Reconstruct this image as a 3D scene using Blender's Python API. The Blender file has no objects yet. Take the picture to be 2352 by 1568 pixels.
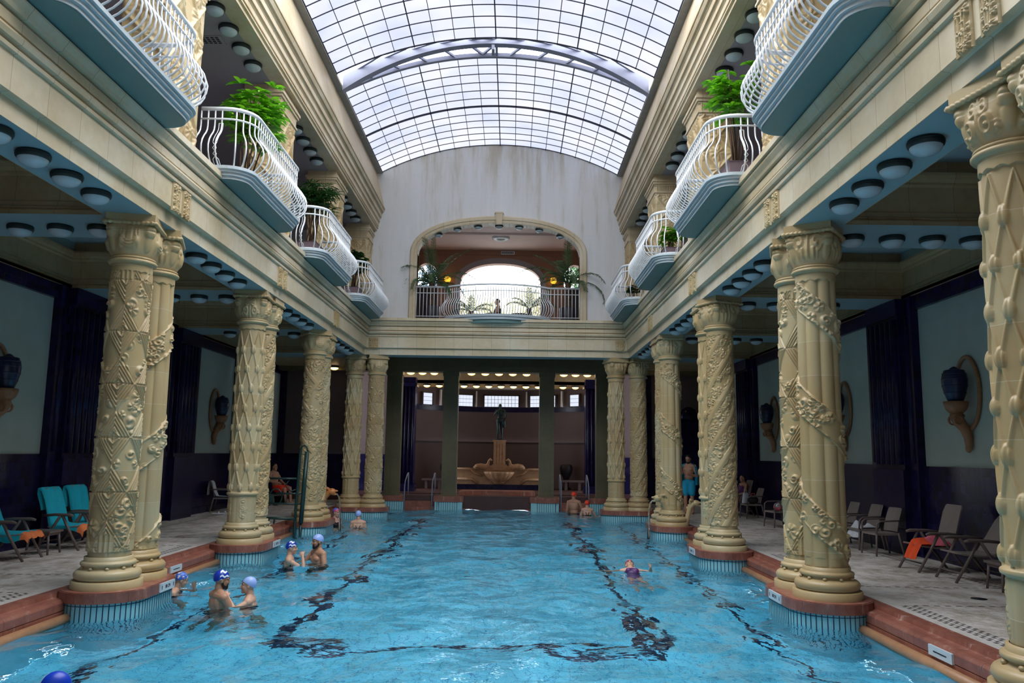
import bpy, bmesh, math, random
import numpy as np
from mathutils import Vector, Matrix, Euler
random.seed(7); RNG = np.random.default_rng(11)
PI = math.pi
scene = bpy.context.scene
COL = scene.collection

# ------------------------------------------------------------------ mesh helpers
class MB:
    """collects geometry for ONE mesh object"""
    def __init__(s): s.v=[]; s.f=[]; s.m=[]; s.s=[]
    def add(s, vs, fs, m=0, sm=False):
        b=len(s.v); s.v.extend([tuple(map(float,p)) for p in vs])
        for f in fs: s.f.append(tuple(b+i for i in f)); s.m.append(m); s.s.append(sm)
        return s
    def box(s,x0,x1,y0,y1,z0,z1,m=0):
        if x0>x1:x0,x1=x1,x0
        if y0>y1:y0,y1=y1,y0
        return s.add([(x,y,z) for z in(z0,z1) for y in(y0,y1) for x in(x0,x1)],
            [(0,2,3,1),(4,5,7,6),(0,1,5,4),(2,6,7,3),(0,4,6,2),(1,3,7,5)],m)
    def obox(s,c,size,M=None,m=0):
        hx,hy,hz=[k/2 for k in size]; M=M or Matrix.Identity(3); c=Vector(c)
        vs=[c+M@Vector((x,y,z)) for z in(-hz,hz) for y in(-hy,hy) for x in(-hx,hx)]
        return s.add(vs,[(0,2,3,1),(4,5,7,6),(0,1,5,4),(2,6,7,3),(0,4,6,2),(1,3,7,5)],m)
    def bar(s,a,b,w,h,m=0,up=(0,0,1)):
        a=Vector(a);b=Vector(b);d=(b-a);L=d.length;d.normalize();up=Vector(up)
        if abs(d.dot(up))>.98: up=Vector((1,0,0))
        x=d.cross(up).normalized();z=x.cross(d)
        M=Matrix((x,d,z)).transposed()
        return s.obox((a+b)/2,(w,L,h),M,m)
    def lathe(s,prof,n=32,c=(0,0,0),m=0,sm=True,cap=True,a0=0.):
        vs=[];k=len(prof)
        for i in range(n):
            a=a0+2*PI*i/n
            for r,z in prof: vs.append((c[0]+r*math.cos(a),c[1]+r*math.sin(a),c[2]+z))
        fs=[]
        for i in range(n):
            j=(i+1)%n
            for t in range(k-1): fs.append((i*k+t,j*k+t,j*k+t+1,i*k+t+1))
        if cap:
            if prof[0][0]>1e-6: fs.append(tuple(i*k for i in range(n))[::-1])
            if prof[-1][0]>1e-6: fs.append(tuple(i*k+k-1 for i in range(n)))
        return s.add(vs,fs,m,sm)
    def tube(s,pts,r,n=8,m=0,closed=False,sm=True,cap=True):
        P=[Vector(p) for p in pts]; N=len(P)
        R=r if hasattr(r,'__len__') else [r]*N
        T=[]
        for i in range(N):
            if closed: t=P[(i+1)%N]-P[i-1]
            else: t=P[min(i+1,N-1)]-P[max(i-1,0)]
            T.append(t.normalized())
        u=T[0].orthogonal().normalized(); vs=[]
        for i in range(N):
            if i: u=(u-T[i]*u.dot(T[i]));u=u.normalized() if u.length>1e-6 else T[i].orthogonal().normalized()
            w=T[i].cross(u)
            for k in range(n):
                a=2*PI*k/n; vs.append(P[i]+(u*math.cos(a)+w*math.sin(a))*R[i])
        fs=[]
        for i in range(N if closed else N-1):
            j=(i+1)%N
            for k in range(n): q=(k+1)%n; fs.append((i*n+k,i*n+q,j*n+q,j*n+k))
        if not closed and cap: fs+= [tuple(range(n))[::-1],tuple((N-1)*n+k for k in range(n))]
        return s.add(vs,fs,m,sm)
    def ball(s,c,r,n=16,k=10,m=0,M=None):
        rx,ry,rz=r if hasattr(r,'__len__') else (r,r,r); c=Vector(c); vs=[];fs=[]
        for i in range(k+1):
            t=PI*i/k
            for j in range(n):
                a=2*PI*j/n; p=Vector((rx*math.sin(t)*math.cos(a),ry*math.sin(t)*math.sin(a),-rz*math.cos(t)))
                vs.append(c+(M@p if M else p))
        for i in range(k):
            for j in range(n): q=(j+1)%n; fs.append((i*n+j,i*n+q,(i+1)*n+q,(i+1)*n+j))
        return s.add(vs,fs,m,True)
    def prism(s,poly,z0,z1,m=0,mt=None,mb=None,sm=False):
        n=len(poly); vs=[(x,y,z0) for x,y in poly]+[(x,y,z1) for x,y in poly]
        s.add(vs,[(i,(i+1)%n,n+(i+1)%n,n+i) for i in range(n)],m,sm)
        s.add(vs,[tuple(range(n))[::-1]],m if mb is None else mb); s.add(vs,[tuple(range(n,2*n))],m if mt is None else mt)
        return s
    def grid(s,A,m=0,sm=True,wrap=False,flip=False):
        """A: (nu,nv,3) array"""
        nu,nv=A.shape[:2]; vs=A.reshape(-1,3).tolist(); fs=[]
        for i in range(nu if wrap else nu-1):
            j=(i+1)%nu
            for k in range(nv-1):
                q=(i*nv+k,j*nv+k,j*nv+k+1,i*nv+k+1); fs.append(q[::-1] if flip else q)
        return s.add(vs,fs,m,sm)
    def sweep(s,path,prof,m=0,closed=False,sm=False,mats=None):
        """path: 2D points; prof: (offset to the LEFT of travel, z)"""
        N=len(path); P=[Vector(p) for p in path]; k=len(prof); vs=[]
        for i in range(N):
            a=(P[i]-P[i-1]) if (closed or i>0) else (P[1]-P[0])
            b=(P[(i+1)%N]-P[i]) if (closed or i<N-1) else (P[-1]-P[-2])
            a.normalize();b.normalize()
            na=Vector((-a.y,a.x));nb=Vector((-b.y,b.x)); mt=(na+nb)
            mt=mt/max(.2,(1+na.dot(nb)))
            for o,z in prof: vs.append((P[i].x+mt.x*o,P[i].y+mt.y*o,z))
        for i in range(N if closed else N-1):
            j=(i+1)%N
            for t in range(k-1):
                s.add([vs[i*k+t],vs[j*k+t],vs[j*k+t+1],vs[i*k+t+1]],[(0,1,2,3)],mats[t] if mats else m,sm)
        return s
    def build(s,name,mats=None,parent=None,loc=None,rz=0):
        me=bpy.data.meshes.new(name); me.from_pydata(s.v,[],s.f)
        ms=mats if isinstance(mats,(list,tuple)) else [mats]
        for x in ms: me.materials.append(x)
        me.polygons.foreach_set('material_index',s.m); me.polygons.foreach_set('use_smooth',s.s); me.update()
        return link(name,me,parent,loc,rz)

def link(name,me,parent=None,loc=None,rz=0):
    o=bpy.data.objects.new(name,me); COL.objects.link(o)
    if parent is not None: o.parent=parent
    if loc is not None: o.location=loc
    if rz: o.rotation_euler=(0,0,rz)
    return o
def tag(o,label,cat,group=None,kind=None):
    if label:o['label']=label
    if cat:o['category']=cat
    if group:o['group']=group
    if kind:o['kind']=kind
    return o
def thing(name,label,cat,loc=(0,0,0),rz=0,group=None):
    return tag(link(name,None,None,loc,rz),label,cat,group)
def struct(o): o['kind']='structure'; return o
def copytree(o,loc=None,rz=None,label=None,group=None,parent=None,scale=None):
    c=o.copy(); COL.objects.link(c)
    if parent is not None: c.parent=parent
    if loc is not None: c.location=loc
    if rz is not None: c.rotation_euler=(0,0,rz)
    if scale is not None: c.scale=scale
    if label: c['label']=label
    if group: c['group']=group
    for ch in [x for x in KIDS.get(o.name,[])]: 
        d=copytree(ch,parent=c); KIDS.setdefault(c.name,[]).append(d)
    return c
KIDS={}
def kids(o):
    """remember a thing's tree so copies can follow it"""
    ch=[x for x in COL.objects if x.parent is o]; KIDS[o.name]=ch
    for x in ch: kids(x)
    return o
def arc(cx,cy,r,a0,a1,n=8): return [(cx+r*math.cos(math.radians(a0+(a1-a0)*i/n)),cy+r*math.sin(math.radians(a0+(a1-a0)*i/n))) for i in range(n+1)]
ORD=['first','second','third','fourth','fifth','sixth','seventh','eighth','ninth','tenth','eleventh','twelfth']

# ------------------------------------------------------------------ materials
def srgb(r,g,b):
    f=lambda c:(c/12.92 if c<=.04045 else ((c+.055)/1.055)**2.4)
    return (f(r/255),f(g/255),f(b/255),1)
class NT:
    def __init__(s,name):
        s.mat=bpy.data.materials.new(name); s.mat.use_nodes=True; s.t=s.mat.node_tree; s.t.nodes.clear()
        s.out=s.n('ShaderNodeOutputMaterial')
    def n(s,typ,ins=None,**kw):
        x=s.t.nodes.new(typ)
        for k,v in kw.items(): setattr(x,k,v)
        for k,v in (ins or {}).items():
            if isinstance(v,bpy.types.NodeSocket): s.t.links.new(v,x.inputs[k])
            else: x.inputs[k].default_value=v
        return x
    def math(s,op,a,b=0.,c=0.): return s.n('ShaderNodeMath',{0:a,1:b,2:c},operation=op).outputs[0]
    def mix(s,f,a,b,bt='MIX'):
        x=s.n('ShaderNodeMix',{0:f,6:a,7:b},data_type='RGBA',blend_type=bt); return x.outputs[2]
    def pos(s): return s.n('ShaderNodeNewGeometry').outputs['Position']
    def obj(s): return s.n('ShaderNodeTexCoord').outputs['Object']
    def noise(s,vec,scale,detail=3,rough=.55): return s.n('ShaderNodeTexNoise',{'Vector':vec,'Scale':scale,'Detail':detail,'Roughness':rough}).outputs['Fac']
    def ramp(s,f,stops):
        x=s.n('ShaderNodeValToRGB',{0:f}); e=x.color_ramp.elements
        while len(e)<len(stops): e.new(.5)
        for i,(p,c) in enumerate(stops): e[i].position=p; e[i].color=c if len(c)==4 else (*c,1)
        return x.outputs[0]
    def bsdf(s,color,rough=.5,bump=None,bstr=.3,bdist=.01,**ins):
        d={'Base Color':color,'Roughness':rough}; d.update({k.replace('_',' '):v for k,v in ins.items()})
        p=s.n('ShaderNodeBsdfPrincipled',d)
        if bump is not None:
            b=s.n('ShaderNodeBump',{'Height':bump,'Strength':bstr,'Distance':bdist}); s.t.links.new(b.outputs[0],p.inputs['Normal'])
        s.t.links.new(p.outputs[0],s.out.inputs[0]); return s.mat
def g(v): return (v,v,v,1)
def simple(name,col,rough=.5,var=.12,scale=3.,bs=0.,bscale=40.,**k):
    t=NT(name); p=t.pos(); n=t.noise(p,scale)
    c=t.mix(t.math('MULTIPLY',n,1.0),tuple(x*(1-var*2) for x in col[:3])+(1,),tuple(min(1,x*(1+var*2)) for x in col[:3])+(1,))
    return t.bsdf(c,rough,t.noise(p,bscale,2) if bs else None,bs,**k)
def seams(t,p,size_h,size_v=None,width=.006,off=0.):
    """1 on tile joints of a wall, along whichever horizontal axis the face runs; also returns a per-tile random value"""
    nx=t.n('ShaderNodeNewGeometry').outputs['Normal']
    sx=t.n('ShaderNodeSeparateXYZ',{0:p}).outputs; sn=t.n('ShaderNodeSeparateXYZ',{0:nx}).outputs
    fx=t.math('GREATER_THAN',t.math('ABSOLUTE',sn[0]),t.math('ABSOLUTE',sn[1]))
    h=t.math('ADD',t.math('MULTIPLY',fx,sx[1]),t.math('MULTIPLY',t.math('SUBTRACT',1.,fx),sx[0]))
    hh=t.math('DIVIDE',t.math('ADD',h,off+100),size_h)
    fr=t.math('FRACT',hh); line=t.math('LESS_THAN',fr,width/size_h)
    idx=t.math('FLOOR',hh)
    if size_v:
        vv=t.math('DIVIDE',t.math('ADD',sx[2],100),size_v)
        line=t.math('MAXIMUM',line,t.math('LESS_THAN',t.math('FRACT',vv),width/size_v)); idx=t.math('ADD',idx,t.math('MULTIPLY',t.math('FLOOR',vv),17.3))
    r=t.n('ShaderNodeTexWhiteNoise',{'W':idx},noise_dimensions='1D').outputs['Value']
    return line,r
def stone(name,c1,c2,c3,size_h=None,size_v=None,rough=.45,off=0.,jd=.55):
    t=NT(name); p=t.pos()
    n=t.noise(p,.9,4); n2=t.noise(p,9.,3)
    c=t.ramp(t.math('ADD',t.math('MULTIPLY',n,.75),t.math('MULTIPLY',n2,.25)),[(.35,c3),(.5,c1),(.66,c2)])
    b=t.noise(p,60,2); bb=b
    if size_h:
        ln,r=seams(t,p,size_h,size_v,.007,off)
        c=t.mix(t.math('MULTIPLY',r,.35),c,t.mix(r,c2,c3)); c=t.mix(t.math('MULTIPLY',ln,jd),c,(.05,.045,.035,1))
        bb=t.math('SUBTRACT',t.math('MULTIPLY',b,.15),ln)
    return t.bsdf(c,rough,bb,.25,.008)
CREAM=srgb(206,190,152); CREAM2=srgb(221,209,180); OCHRE=srgb(190,165,116); GREENISH=srgb(170,170,132)
M={}
M['stone']=stone('cream_glazed_stone',CREAM,CREAM2,OCHRE,None)
def column_mat():
    t=NT('carved_column_ceramic'); p=t.pos(); o=t.obj()
    n=t.noise(p,.8,4); z=t.n('ShaderNodeSeparateXYZ',{0:o}).outputs[2]
    f=t.math('DIVIDE',t.math('ADD',z,.3),.46); ln=t.math('LESS_THAN',t.math('FRACT',f),.016)
    r=t.n('ShaderNodeTexWhiteNoise',{'W':t.math('ADD',t.math('FLOOR',f),t.n('ShaderNodeObjectInfo').outputs['Random'])},noise_dimensions='1D').outputs['Value']
    c=t.ramp(n,[(.3,srgb(184,158,112)),(.5,srgb(194,173,132)),(.62,srgb(192,178,144)),(.75,srgb(168,162,126))])
    c=t.mix(t.math('MULTIPLY',r,.6),c,srgb(172,144,102))
    c=t.mix(t.math('MULTIPLY',ln,.4),c,srgb(225,215,190))
    return t.bsdf(c,.38,t.math('SUBTRACT',t.math('MULTIPLY',t.noise(p,80,2),.2),ln),.25,.006)
M['column']=column_mat()
M['frieze']=stone('cream_frieze_tiles',srgb(206,190,160),srgb(218,207,186),srgb(190,172,136),.62,None,.4)
M['upper']=stone('upper_entablature_stone',srgb(196,178,148),srgb(208,194,170),srgb(178,158,124),.9,None,.5)
M['coffer']=stone('coffer_cornice_tiles',srgb(176,152,114),srgb(182,162,128),srgb(156,128,90),.62,None,.4)  # same cream stone made browner: dim aisle light put into the colour
M['portico']=stone('portico_green_stone',srgb(100,92,66),srgb(110,100,72),srgb(82,80,60),.6,None,.4)  # cream stone darkened: the shade of the portico is put into its colour
M['blue']=simple('pale_blue_soffit_paint',srgb(138,166,174),.55,.05,1.5)
M['teal']=simple('teal_soffit_paint',srgb(100,134,134),.55,.05,2.)
M['slab']=simple('balcony_nosing_paint',srgb(184,195,202),.45,.06,6.)
M['white']=simple('white_enamel_paint',srgb(226,228,232),.3,.04,20.)
def plaster():
    t=NT('white_plaster_wall'); p=t.pos(); s=t.n('ShaderNodeMapping',{'Vector':p,'Scale':(1,1,.12)}).outputs[0]
    n=t.noise(s,3.,5,.65); n2=t.noise(p,.7,3); ln,r=seams(t,p,.16,.16,.006)
    c=t.ramp(n,[(.28,srgb(190,184,172)),(.45,srgb(214,213,212)),(.7,srgb(222,222,225))])
    c=t.mix(t.math('MULTIPLY',n2,.35),c,srgb(204,202,200)); c=t.mix(t.math('MULTIPLY',ln,.10),c,srgb(150,148,144))
    z=t.n('ShaderNodeSeparateXYZ',{0:p}).outputs[2]
    st=t.math('MULTIPLY',t.ramp(t.n('ShaderNodeMapRange',{0:z,1:10.6,2:12.4}).outputs[0],[(0,g(0)),(1,g(1))]),t.ramp(n,[(.42,g(1)),(.56,g(0))]))
    c=t.mix(t.math('MULTIPLY',st,.45),c,srgb(172,154,122))
    return t.bsdf(c,.7,t.noise(p,50,2),.06)
M['plaster']=plaster()
M['gallery']=simple('grey_lilac_gallery_paint',srgb(152,146,152),.6,.04,1.)
M['concrete']=simple('grey_gutter_concrete',srgb(148,146,142),.8,.12,5.,.2)
def redmarble():
    t=NT('red_marble'); p=t.pos(); n=t.noise(p,3.5,6,.7); n2=t.noise(p,22,4); v=t.noise(t.n('ShaderNodeMapping',{'Vector':p,'Scale':(1,1,.2)}).outputs[0],7,4,.7)
    c=t.ramp(n,[(.3,srgb(96,50,42)),(.5,srgb(134,76,62)),(.68,srgb(156,100,84))]); c=t.mix(t.math('MULTIPLY',n2,.35),c,srgb(176,124,108))
    c=t.mix(t.math('MULTIPLY',t.ramp(v,[(.58,g(0)),(.74,g(1))]),.6),c,srgb(205,184,172))
    ln,r=seams(t,p,1.3,None,.008); c=t.mix(t.math('MULTIPLY',ln,.6),c,srgb(60,28,24))
    return t.bsdf(c,.38,n2,.08)
M['red']=redmarble()
M['sandrail']=simple('wet_sandstone_lip',srgb(176,130,96),.4,.15,8.,.2)
def deckmat():
    t=NT('pool_deck_mosaic'); p=t.pos(); sp=t.n('ShaderNodeSeparateXYZ',{0:p}).outputs
    ax=t.math('ABSOLUTE',sp[0]); y=sp[1]
    n=t.noise(t.n('ShaderNodeMapping',{'Vector':p,'Scale':(1.,.75,1)}).outputs[0],2.6,7,.75); n2=t.noise(p,40,2)
    c=t.ramp(n,[(.3,srgb(132,118,104)),(.44,srgb(190,178,166)),(.56,srgb(224,217,210)),(.75,srgb(238,234,230))])
    near=t.n('ShaderNodeMapRange',{0:ax,1:5.4,2:6.1,3:.75,4:0.}).outputs[0]; c=t.mix(near,c,srgb(200,194,190))
    def chk(coord,cross,a,b,ph,step=.12):
        m=t.math('MULTIPLY',t.math('GREATER_THAN',coord,a),t.math('LESS_THAN',coord,b))
        k=t.math('LESS_THAN',t.math('FRACT',t.math('DIVIDE',t.math('ADD',cross,50+ph),step)),.55); return t.math('MULTIPLY',m,k)
    yy=t.math('FRACT',t.math('DIVIDE',t.math('SUBTRACT',y,11.2-51.6),5.16)); yy=t.math('MULTIPLY',yy,5.16)   # distance after a column pair
    bay=t.math('MULTIPLY',t.math('GREATER_THAN',yy,.75),t.math('LESS_THAN',yy,4.45))
    L=None
    for a,ph in((5.50,0),(5.55,.06),(5.62,0),(5.67,.06)):
        q=t.math('MULTIPLY',chk(ax,y,a,a+.045,ph),bay); L=q if L is None else t.math('MAXIMUM',L,q)
    for a,ph in((7.62,0),(7.68,.06),(7.80,0)): L=t.math('MAXIMUM',L,chk(ax,y,a,a+.05,ph))
    for a,ph in((.72,0),(4.42,.06)):
        L=t.math('MAXIMUM',L,t.math('MULTIPLY',chk(yy,sp[0],a,a+.05,ph,.14),t.math('GREATER_THAN',ax,5.7)))
    c=t.mix(t.math('MULTIPLY',L,.85),c,srgb(32,34,52)); c=t.mix(t.math('MULTIPLY',n2,.15),c,srgb(110,100,92))
    return t.bsdf(c,.5,n2,.1)
M['deck']=deckmat()
def navy():
    t=NT('navy_glazed_tiles'); p=t.pos(); ln,r=seams(t,p,.15,.15,.006); n=t.noise(p,2.,4)
    c=t.mix(r,srgb(17,14,46),srgb(28,24,68)); c=t.mix(t.ramp(n,[(.55,g(0)),(.8,g(1))]),c,srgb(40,41,74)); c=t.mix(t.math('MULTIPLY',ln,.5),c,srgb(8,8,18))
    w=t.math('ADD',t.math('MULTIPLY',r,.5),t.math('MULTIPLY',t.noise(p,8,2),.5))
    return t.bsdf(c,.24,t.math('SUBTRACT',w,ln),.25,.01,Specular_IOR_Level=.22)
M['navy']=navy()
M['panel']=simple('pale_aisle_panel_plaster',srgb(166,178,172),.8,.06,2.)
M['aisleceil']=simple('aisle_ceiling_paint',srgb(164,186,196),.7,.05,1.)
M['lampring']=simple('dark_green_lamp_ring',srgb(18,36,38),.5,.1,20.)
M['dome']=simple('opal_glass_dome',srgb(180,194,202),.25,.03,10.)  # white glass with blue soffit bounce and shade tinted into it
def emis(name,col,st):
    t=NT(name); e=t.n('ShaderNodeEmission',{0:col,1:st}); t.t.links.new(e.outputs[0],t.out.inputs[0]); return t.mat
def litdome():
    t=NT('lit_opal_dome'); lw=t.n('ShaderNodeLayerWeight',{0:.4}).outputs['Facing']
    c=t.ramp(lw,[(0,(1,.80,.42,1)),(.8,(1,.52,.12,1))]); e=t.n('ShaderNodeEmission',{0:c,1:3.0}); t.t.links.new(e.outputs[0],t.out.inputs[0]); return t.mat
M['litdome']=litdome()
M['amber']=emis('lit_amber_globe',(1,.50,.04,1),1.6)
M['steel']=simple('dark_green_painted_steel',srgb(28,58,54),.35,.1,20.)
M['truss']=simple('grey_painted_truss',srgb(128,130,150),.5,.08,4.)
M['mullion']=simple('dark_glazing_bar',srgb(38,40,62),.5,.1,10.)
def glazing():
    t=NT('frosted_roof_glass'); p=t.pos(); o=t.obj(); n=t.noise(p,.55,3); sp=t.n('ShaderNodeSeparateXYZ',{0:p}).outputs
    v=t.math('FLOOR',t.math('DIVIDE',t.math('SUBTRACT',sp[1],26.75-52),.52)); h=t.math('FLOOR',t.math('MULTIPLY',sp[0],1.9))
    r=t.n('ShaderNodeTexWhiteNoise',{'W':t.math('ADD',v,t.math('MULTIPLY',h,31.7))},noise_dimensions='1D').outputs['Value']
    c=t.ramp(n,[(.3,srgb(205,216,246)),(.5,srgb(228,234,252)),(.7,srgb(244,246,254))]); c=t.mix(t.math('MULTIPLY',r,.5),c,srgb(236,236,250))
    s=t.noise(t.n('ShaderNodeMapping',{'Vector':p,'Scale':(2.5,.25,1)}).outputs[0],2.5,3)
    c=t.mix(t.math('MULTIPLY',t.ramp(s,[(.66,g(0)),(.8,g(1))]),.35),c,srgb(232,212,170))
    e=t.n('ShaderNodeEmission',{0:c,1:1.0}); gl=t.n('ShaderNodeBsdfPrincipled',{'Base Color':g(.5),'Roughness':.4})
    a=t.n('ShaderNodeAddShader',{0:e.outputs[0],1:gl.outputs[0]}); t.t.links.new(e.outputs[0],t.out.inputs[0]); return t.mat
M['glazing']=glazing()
M['blockglass']=emis('lit_glass_block',(.80,.86,1,1),.9)
def water():
    t=NT('pool_water'); p=t.pos()
    a=t.noise(t.n('ShaderNodeMapping',{'Vector':p,'Scale':(1,.8,1)}).outputs[0],1.9,1.6,.5); b=t.noise(p,6.5,2,.5)
    cN=t.noise(p,17.,2,.5); h=t.math('ADD',t.math('ADD',t.math('MULTIPLY',a,.120),t.math('MULTIPLY',b,.012)),t.math('MULTIPLY',cN,.0016))
    bp=t.n('ShaderNodeBump',{'Height':h,'Strength':1.,'Distance':1.})
    gl=t.n('ShaderNodeBsdfGlass',{'Color':(.93,.985,1,1),'Roughness':0.,'IOR':1.33}); t.t.links.new(bp.outputs[0],gl.inputs['Normal'])
    t.t.links.new(gl.outputs[0],t.out.inputs[0])
    ab=t.n('ShaderNodeVolumeAbsorption',{'Color':(.55,.90,1,1),'Density':.13}); t.t.links.new(ab.outputs[0],t.out.inputs[1])
    return t.mat
M['water']=water()
def pooltile():
    t=NT('pool_floor_tiles'); p=t.pos(); sp=t.n('ShaderNodeSeparateXYZ',{0:p}).outputs
    x,y=sp[0],sp[1]
    def near(c,v,w): return t.math('LESS_THAN',t.math('ABSOLUTE',t.math('SUBTRACT',c,v)),w)
    ax=t.math('ABSOLUTE',x)
    inl=t.math('MULTIPLY',t.math('GREATER_THAN',y,10.6),t.math('LESS_THAN',y,27.5))
    L=t.math('MULTIPLY',near(ax,2.45,.095),inl)
    L=t.math('MAXIMUM',L,t.math('MULTIPLY',near(y,10.65,.09),t.math('LESS_THAN',ax,2.52)))
    L=t.math('MAXIMUM',L,t.math('MULTIPLY',near(ax,4.05,.06),t.math('GREATER_THAN',y,6.)))  # side lines: dark reflections and shadow streaks painted into the floor colour
    gx=t.math('LESS_THAN',t.math('FRACT',t.math('DIVIDE',t.math('ADD',x,50),.25)),.07); gy=t.math('LESS_THAN',t.math('FRACT',t.math('DIVIDE',t.math('ADD',y,50),.25)),.07)
    c=t.mix(t.noise(p,1.2,3),srgb(108,212,242),srgb(136,228,250))
    c=t.mix(t.math('MULTIPLY',t.math('MAXIMUM',gx,gy),.75),c,srgb(30,112,176)); c=t.mix(L,c,srgb(14,34,70))
    return t.bsdf(c,.4)
M['pooltile']=pooltile()
M['skirt']=simple('pale_blue_pool_tile',srgb(150,204,214),.25,.06,4.)
M['skirtline']=simple('dark_blue_tile_joint',srgb(16,58,84),.4,.1,4.)
M['signwhite']=simple('white_sign_plate',srgb(206,216,224),.35,.04,20.)
M['ink']=simple('black_sign_paint',srgb(24,26,34),.5,.05,20.)
M['pink']=simple('pink_lounge_ceiling',srgb(240,214,206),.7,.04,1.)
M['loungewall']=simple('terracotta_lounge_wall',srgb(152,112,90),.6,.08,1.5)
M['dark']=simple('dark_brown_paint',srgb(52,42,44),.6,.1,3.)
M['apse']=simple('apse_lilac_plaster',srgb(100,86,88),.75,.06,1.2)
M['apsefloor']=simple('dark_red_apse_floor',srgb(74,46,44),.4,.2,4.)
M['fountain']=stone('sandstone_fountain',srgb(186,146,112),srgb(206,172,140),srgb(150,112,82),None)
M['bronze']=simple('green_bronze',srgb(44,62,66),.35,.2,9.,Metallic=.6)
def leaf(name,c1,c2,rough=.45,tr=.25):
    t=NT(name); r=t.n('ShaderNodeNewGeometry').outputs['Random Per Island']; c=t.mix(r,c1,c2)
    p=t.n('ShaderNodeBsdfPrincipled',{'Base Color':c,'Roughness':rough}); tl=t.n('ShaderNodeBsdfTranslucent',{0:c}); mx=t.n('ShaderNodeMixShader',{0:tr,1:p.outputs[0],2:tl.outputs[0]})
    t.t.links.new(mx.outputs[0],t.out.inputs[0]); return t.mat
M['leaf_bright']=leaf('bright_green_leaves',srgb(70,140,24),srgb(130,196,40))
M['leaf_dark']=leaf('dark_green_leaves',srgb(22,58,26),srgb(52,100,40))
M['leaf_palm']=leaf('palm_frond_leaflets',srgb(44,72,50),srgb(86,116,66))
M['bark']=simple('brown_bark',srgb(92,70,52),.8,.25,14.,.3)
M['planter']=simple('dark_planter',srgb(42,36,46),.5,.1,5.)
M['mauveplanter']=simple('mauve_trough_planter',srgb(120,100,106),.6,.1,5.)
M['soil']=simple('dark_soil',srgb(40,30,24),.9,.2,20.)
M['plastic']=simple('taupe_resin_plastic',srgb(104,92,90),.45,.06,6.)
M['plastic2']=simple('taupe_resin_weave',srgb(128,118,114),.55,.08,30.)
M['towel']=simple('turquoise_terry_towel',srgb(24,176,200),.95,.08,12.,.4,200.)
M['towelhem']=simple('orange_towel_hem',srgb(226,124,72),.9,.06,12.)
M['whitetowel']=simple('white_terry_towel',srgb(214,216,226),.95,.05,12.,.3,200.)
M['pinktowel']=simple('pink_towel',srgb(226,110,130),.95,.15,18.,.4,200.)
M['orangetowel']=simple('orange_beach_towel',srgb(236,84,40),.95,.1,9.,.3,200.)
M['vase']=simple('cobalt_glazed_vase',srgb(14,28,66),.3,.3,4.)
M['bracket']=stone('terracotta_bracket',srgb(150,112,80),srgb(164,130,98),srgb(124,88,58),None)
M['skin1']=simple('light_skin',srgb(206,160,136),.5,.05,8.,Subsurface_Weight=.0)
M['skin2']=simple('tan_skin',srgb(182,134,108),.5,.05,8.)
M['capblue']=simple('royal_blue_swim_cap',srgb(22,62,176),.3,.05,8.)
M['caplight']=simple('light_blue_swim_cap',srgb(158,184,246),.35,.04,8.)
M['capwhite']=simple('white_cap_print',srgb(232,236,246),.35,.03,8.)
M['capred']=simple('red_orange_swim_cap',srgb(246,62,36),.35,.05,8.)
M['cappink']=simple('pink_cap_print',srgb(222,84,116),.35,.05,8.)
M['hair']=simple('black_hair',srgb(26,20,20),.5,.1,30.)
M['eye']=simple('dark_eye',srgb(20,16,16),.2,.0,8.)
M['eyewhite']=simple('eye_white',srgb(220,214,210),.3,.0,8.)
M['lip']=simple('lips',srgb(176,96,90),.45,.03,8.)
M['swimblack']=simple('black_swimsuit',srgb(24,22,30),.5,.1,10.)
M['swimpurple']=simple('purple_swimsuit',srgb(86,44,104),.5,.25,9.)
M['shorts']=simple('turquoise_shorts',srgb(20,156,196),.7,.06,8.)
M['robe']=simple('teal_bath_towel_cloth',srgb(14,142,178),.9,.08,8.,.3,120.)
M['jacket']=simple('dark_jacket',srgb(30,32,38),.8,.1,8.)
# ------------------------------------------------------------------ layout numbers (metres; x right, y into the hall, z up from the deck)
WX=4.73; PAIRS=[6.04,11.2,16.36,21.52]; YE=26.6; XI=3.99; YEND=26.75; WATER=-.30; POOLZ=-1.62
BAYS=[3.46,8.62,13.78,18.94,24.10]
SIDES=((-1,'left'),(1,'right'))
# -------- lower entablature, one continuous moulding round three sides
prof=[(-.01,4.998),(0,4.998),(0,5.205),(.015,5.215),(.09,5.225),(.09,5.59),(.13,5.60),(.135,5.64),(.085,5.645),(.085,5.675),(.165,5.685),(.185,5.735),(.165,5.77),(.10,5.775),(.10,5.80),(.15,5.805),(.15,5.915),(.11,5.92),(.11,5.945),(.185,5.95),(.20,5.99),(.245,6.055),(.25,6.075),(.21,6.08),(.21,6.105),(.28,6.11),(.28,6.20),(-.3,6.20)]
path=[(4.39,-3.),(4.39,26.27),(-4.39,26.27),(-4.39,-3.)]
b=MB(); b.sweep(path,prof,sm=False); struct(b.build('trim_1',M['frieze']))
b=MB()   # pale blue beam soffits
def flat(b,x0,x1,y0,y1,z,m=0):
    if x0>x1:x0,x1=x1,x0
    b.add([(x0,y0,z),(x1,y0,z),(x1,y1,z),(x0,y1,z)],[(3,2,1,0)],m)
for s in(-1,1): flat(b,s*4.39,s*5.07,-3,26.95,4.9995)
flat(b,-4.39,4.39,26.27,26.95,4.9995)
struct(b.build('trim_2',M['blue']))
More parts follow.
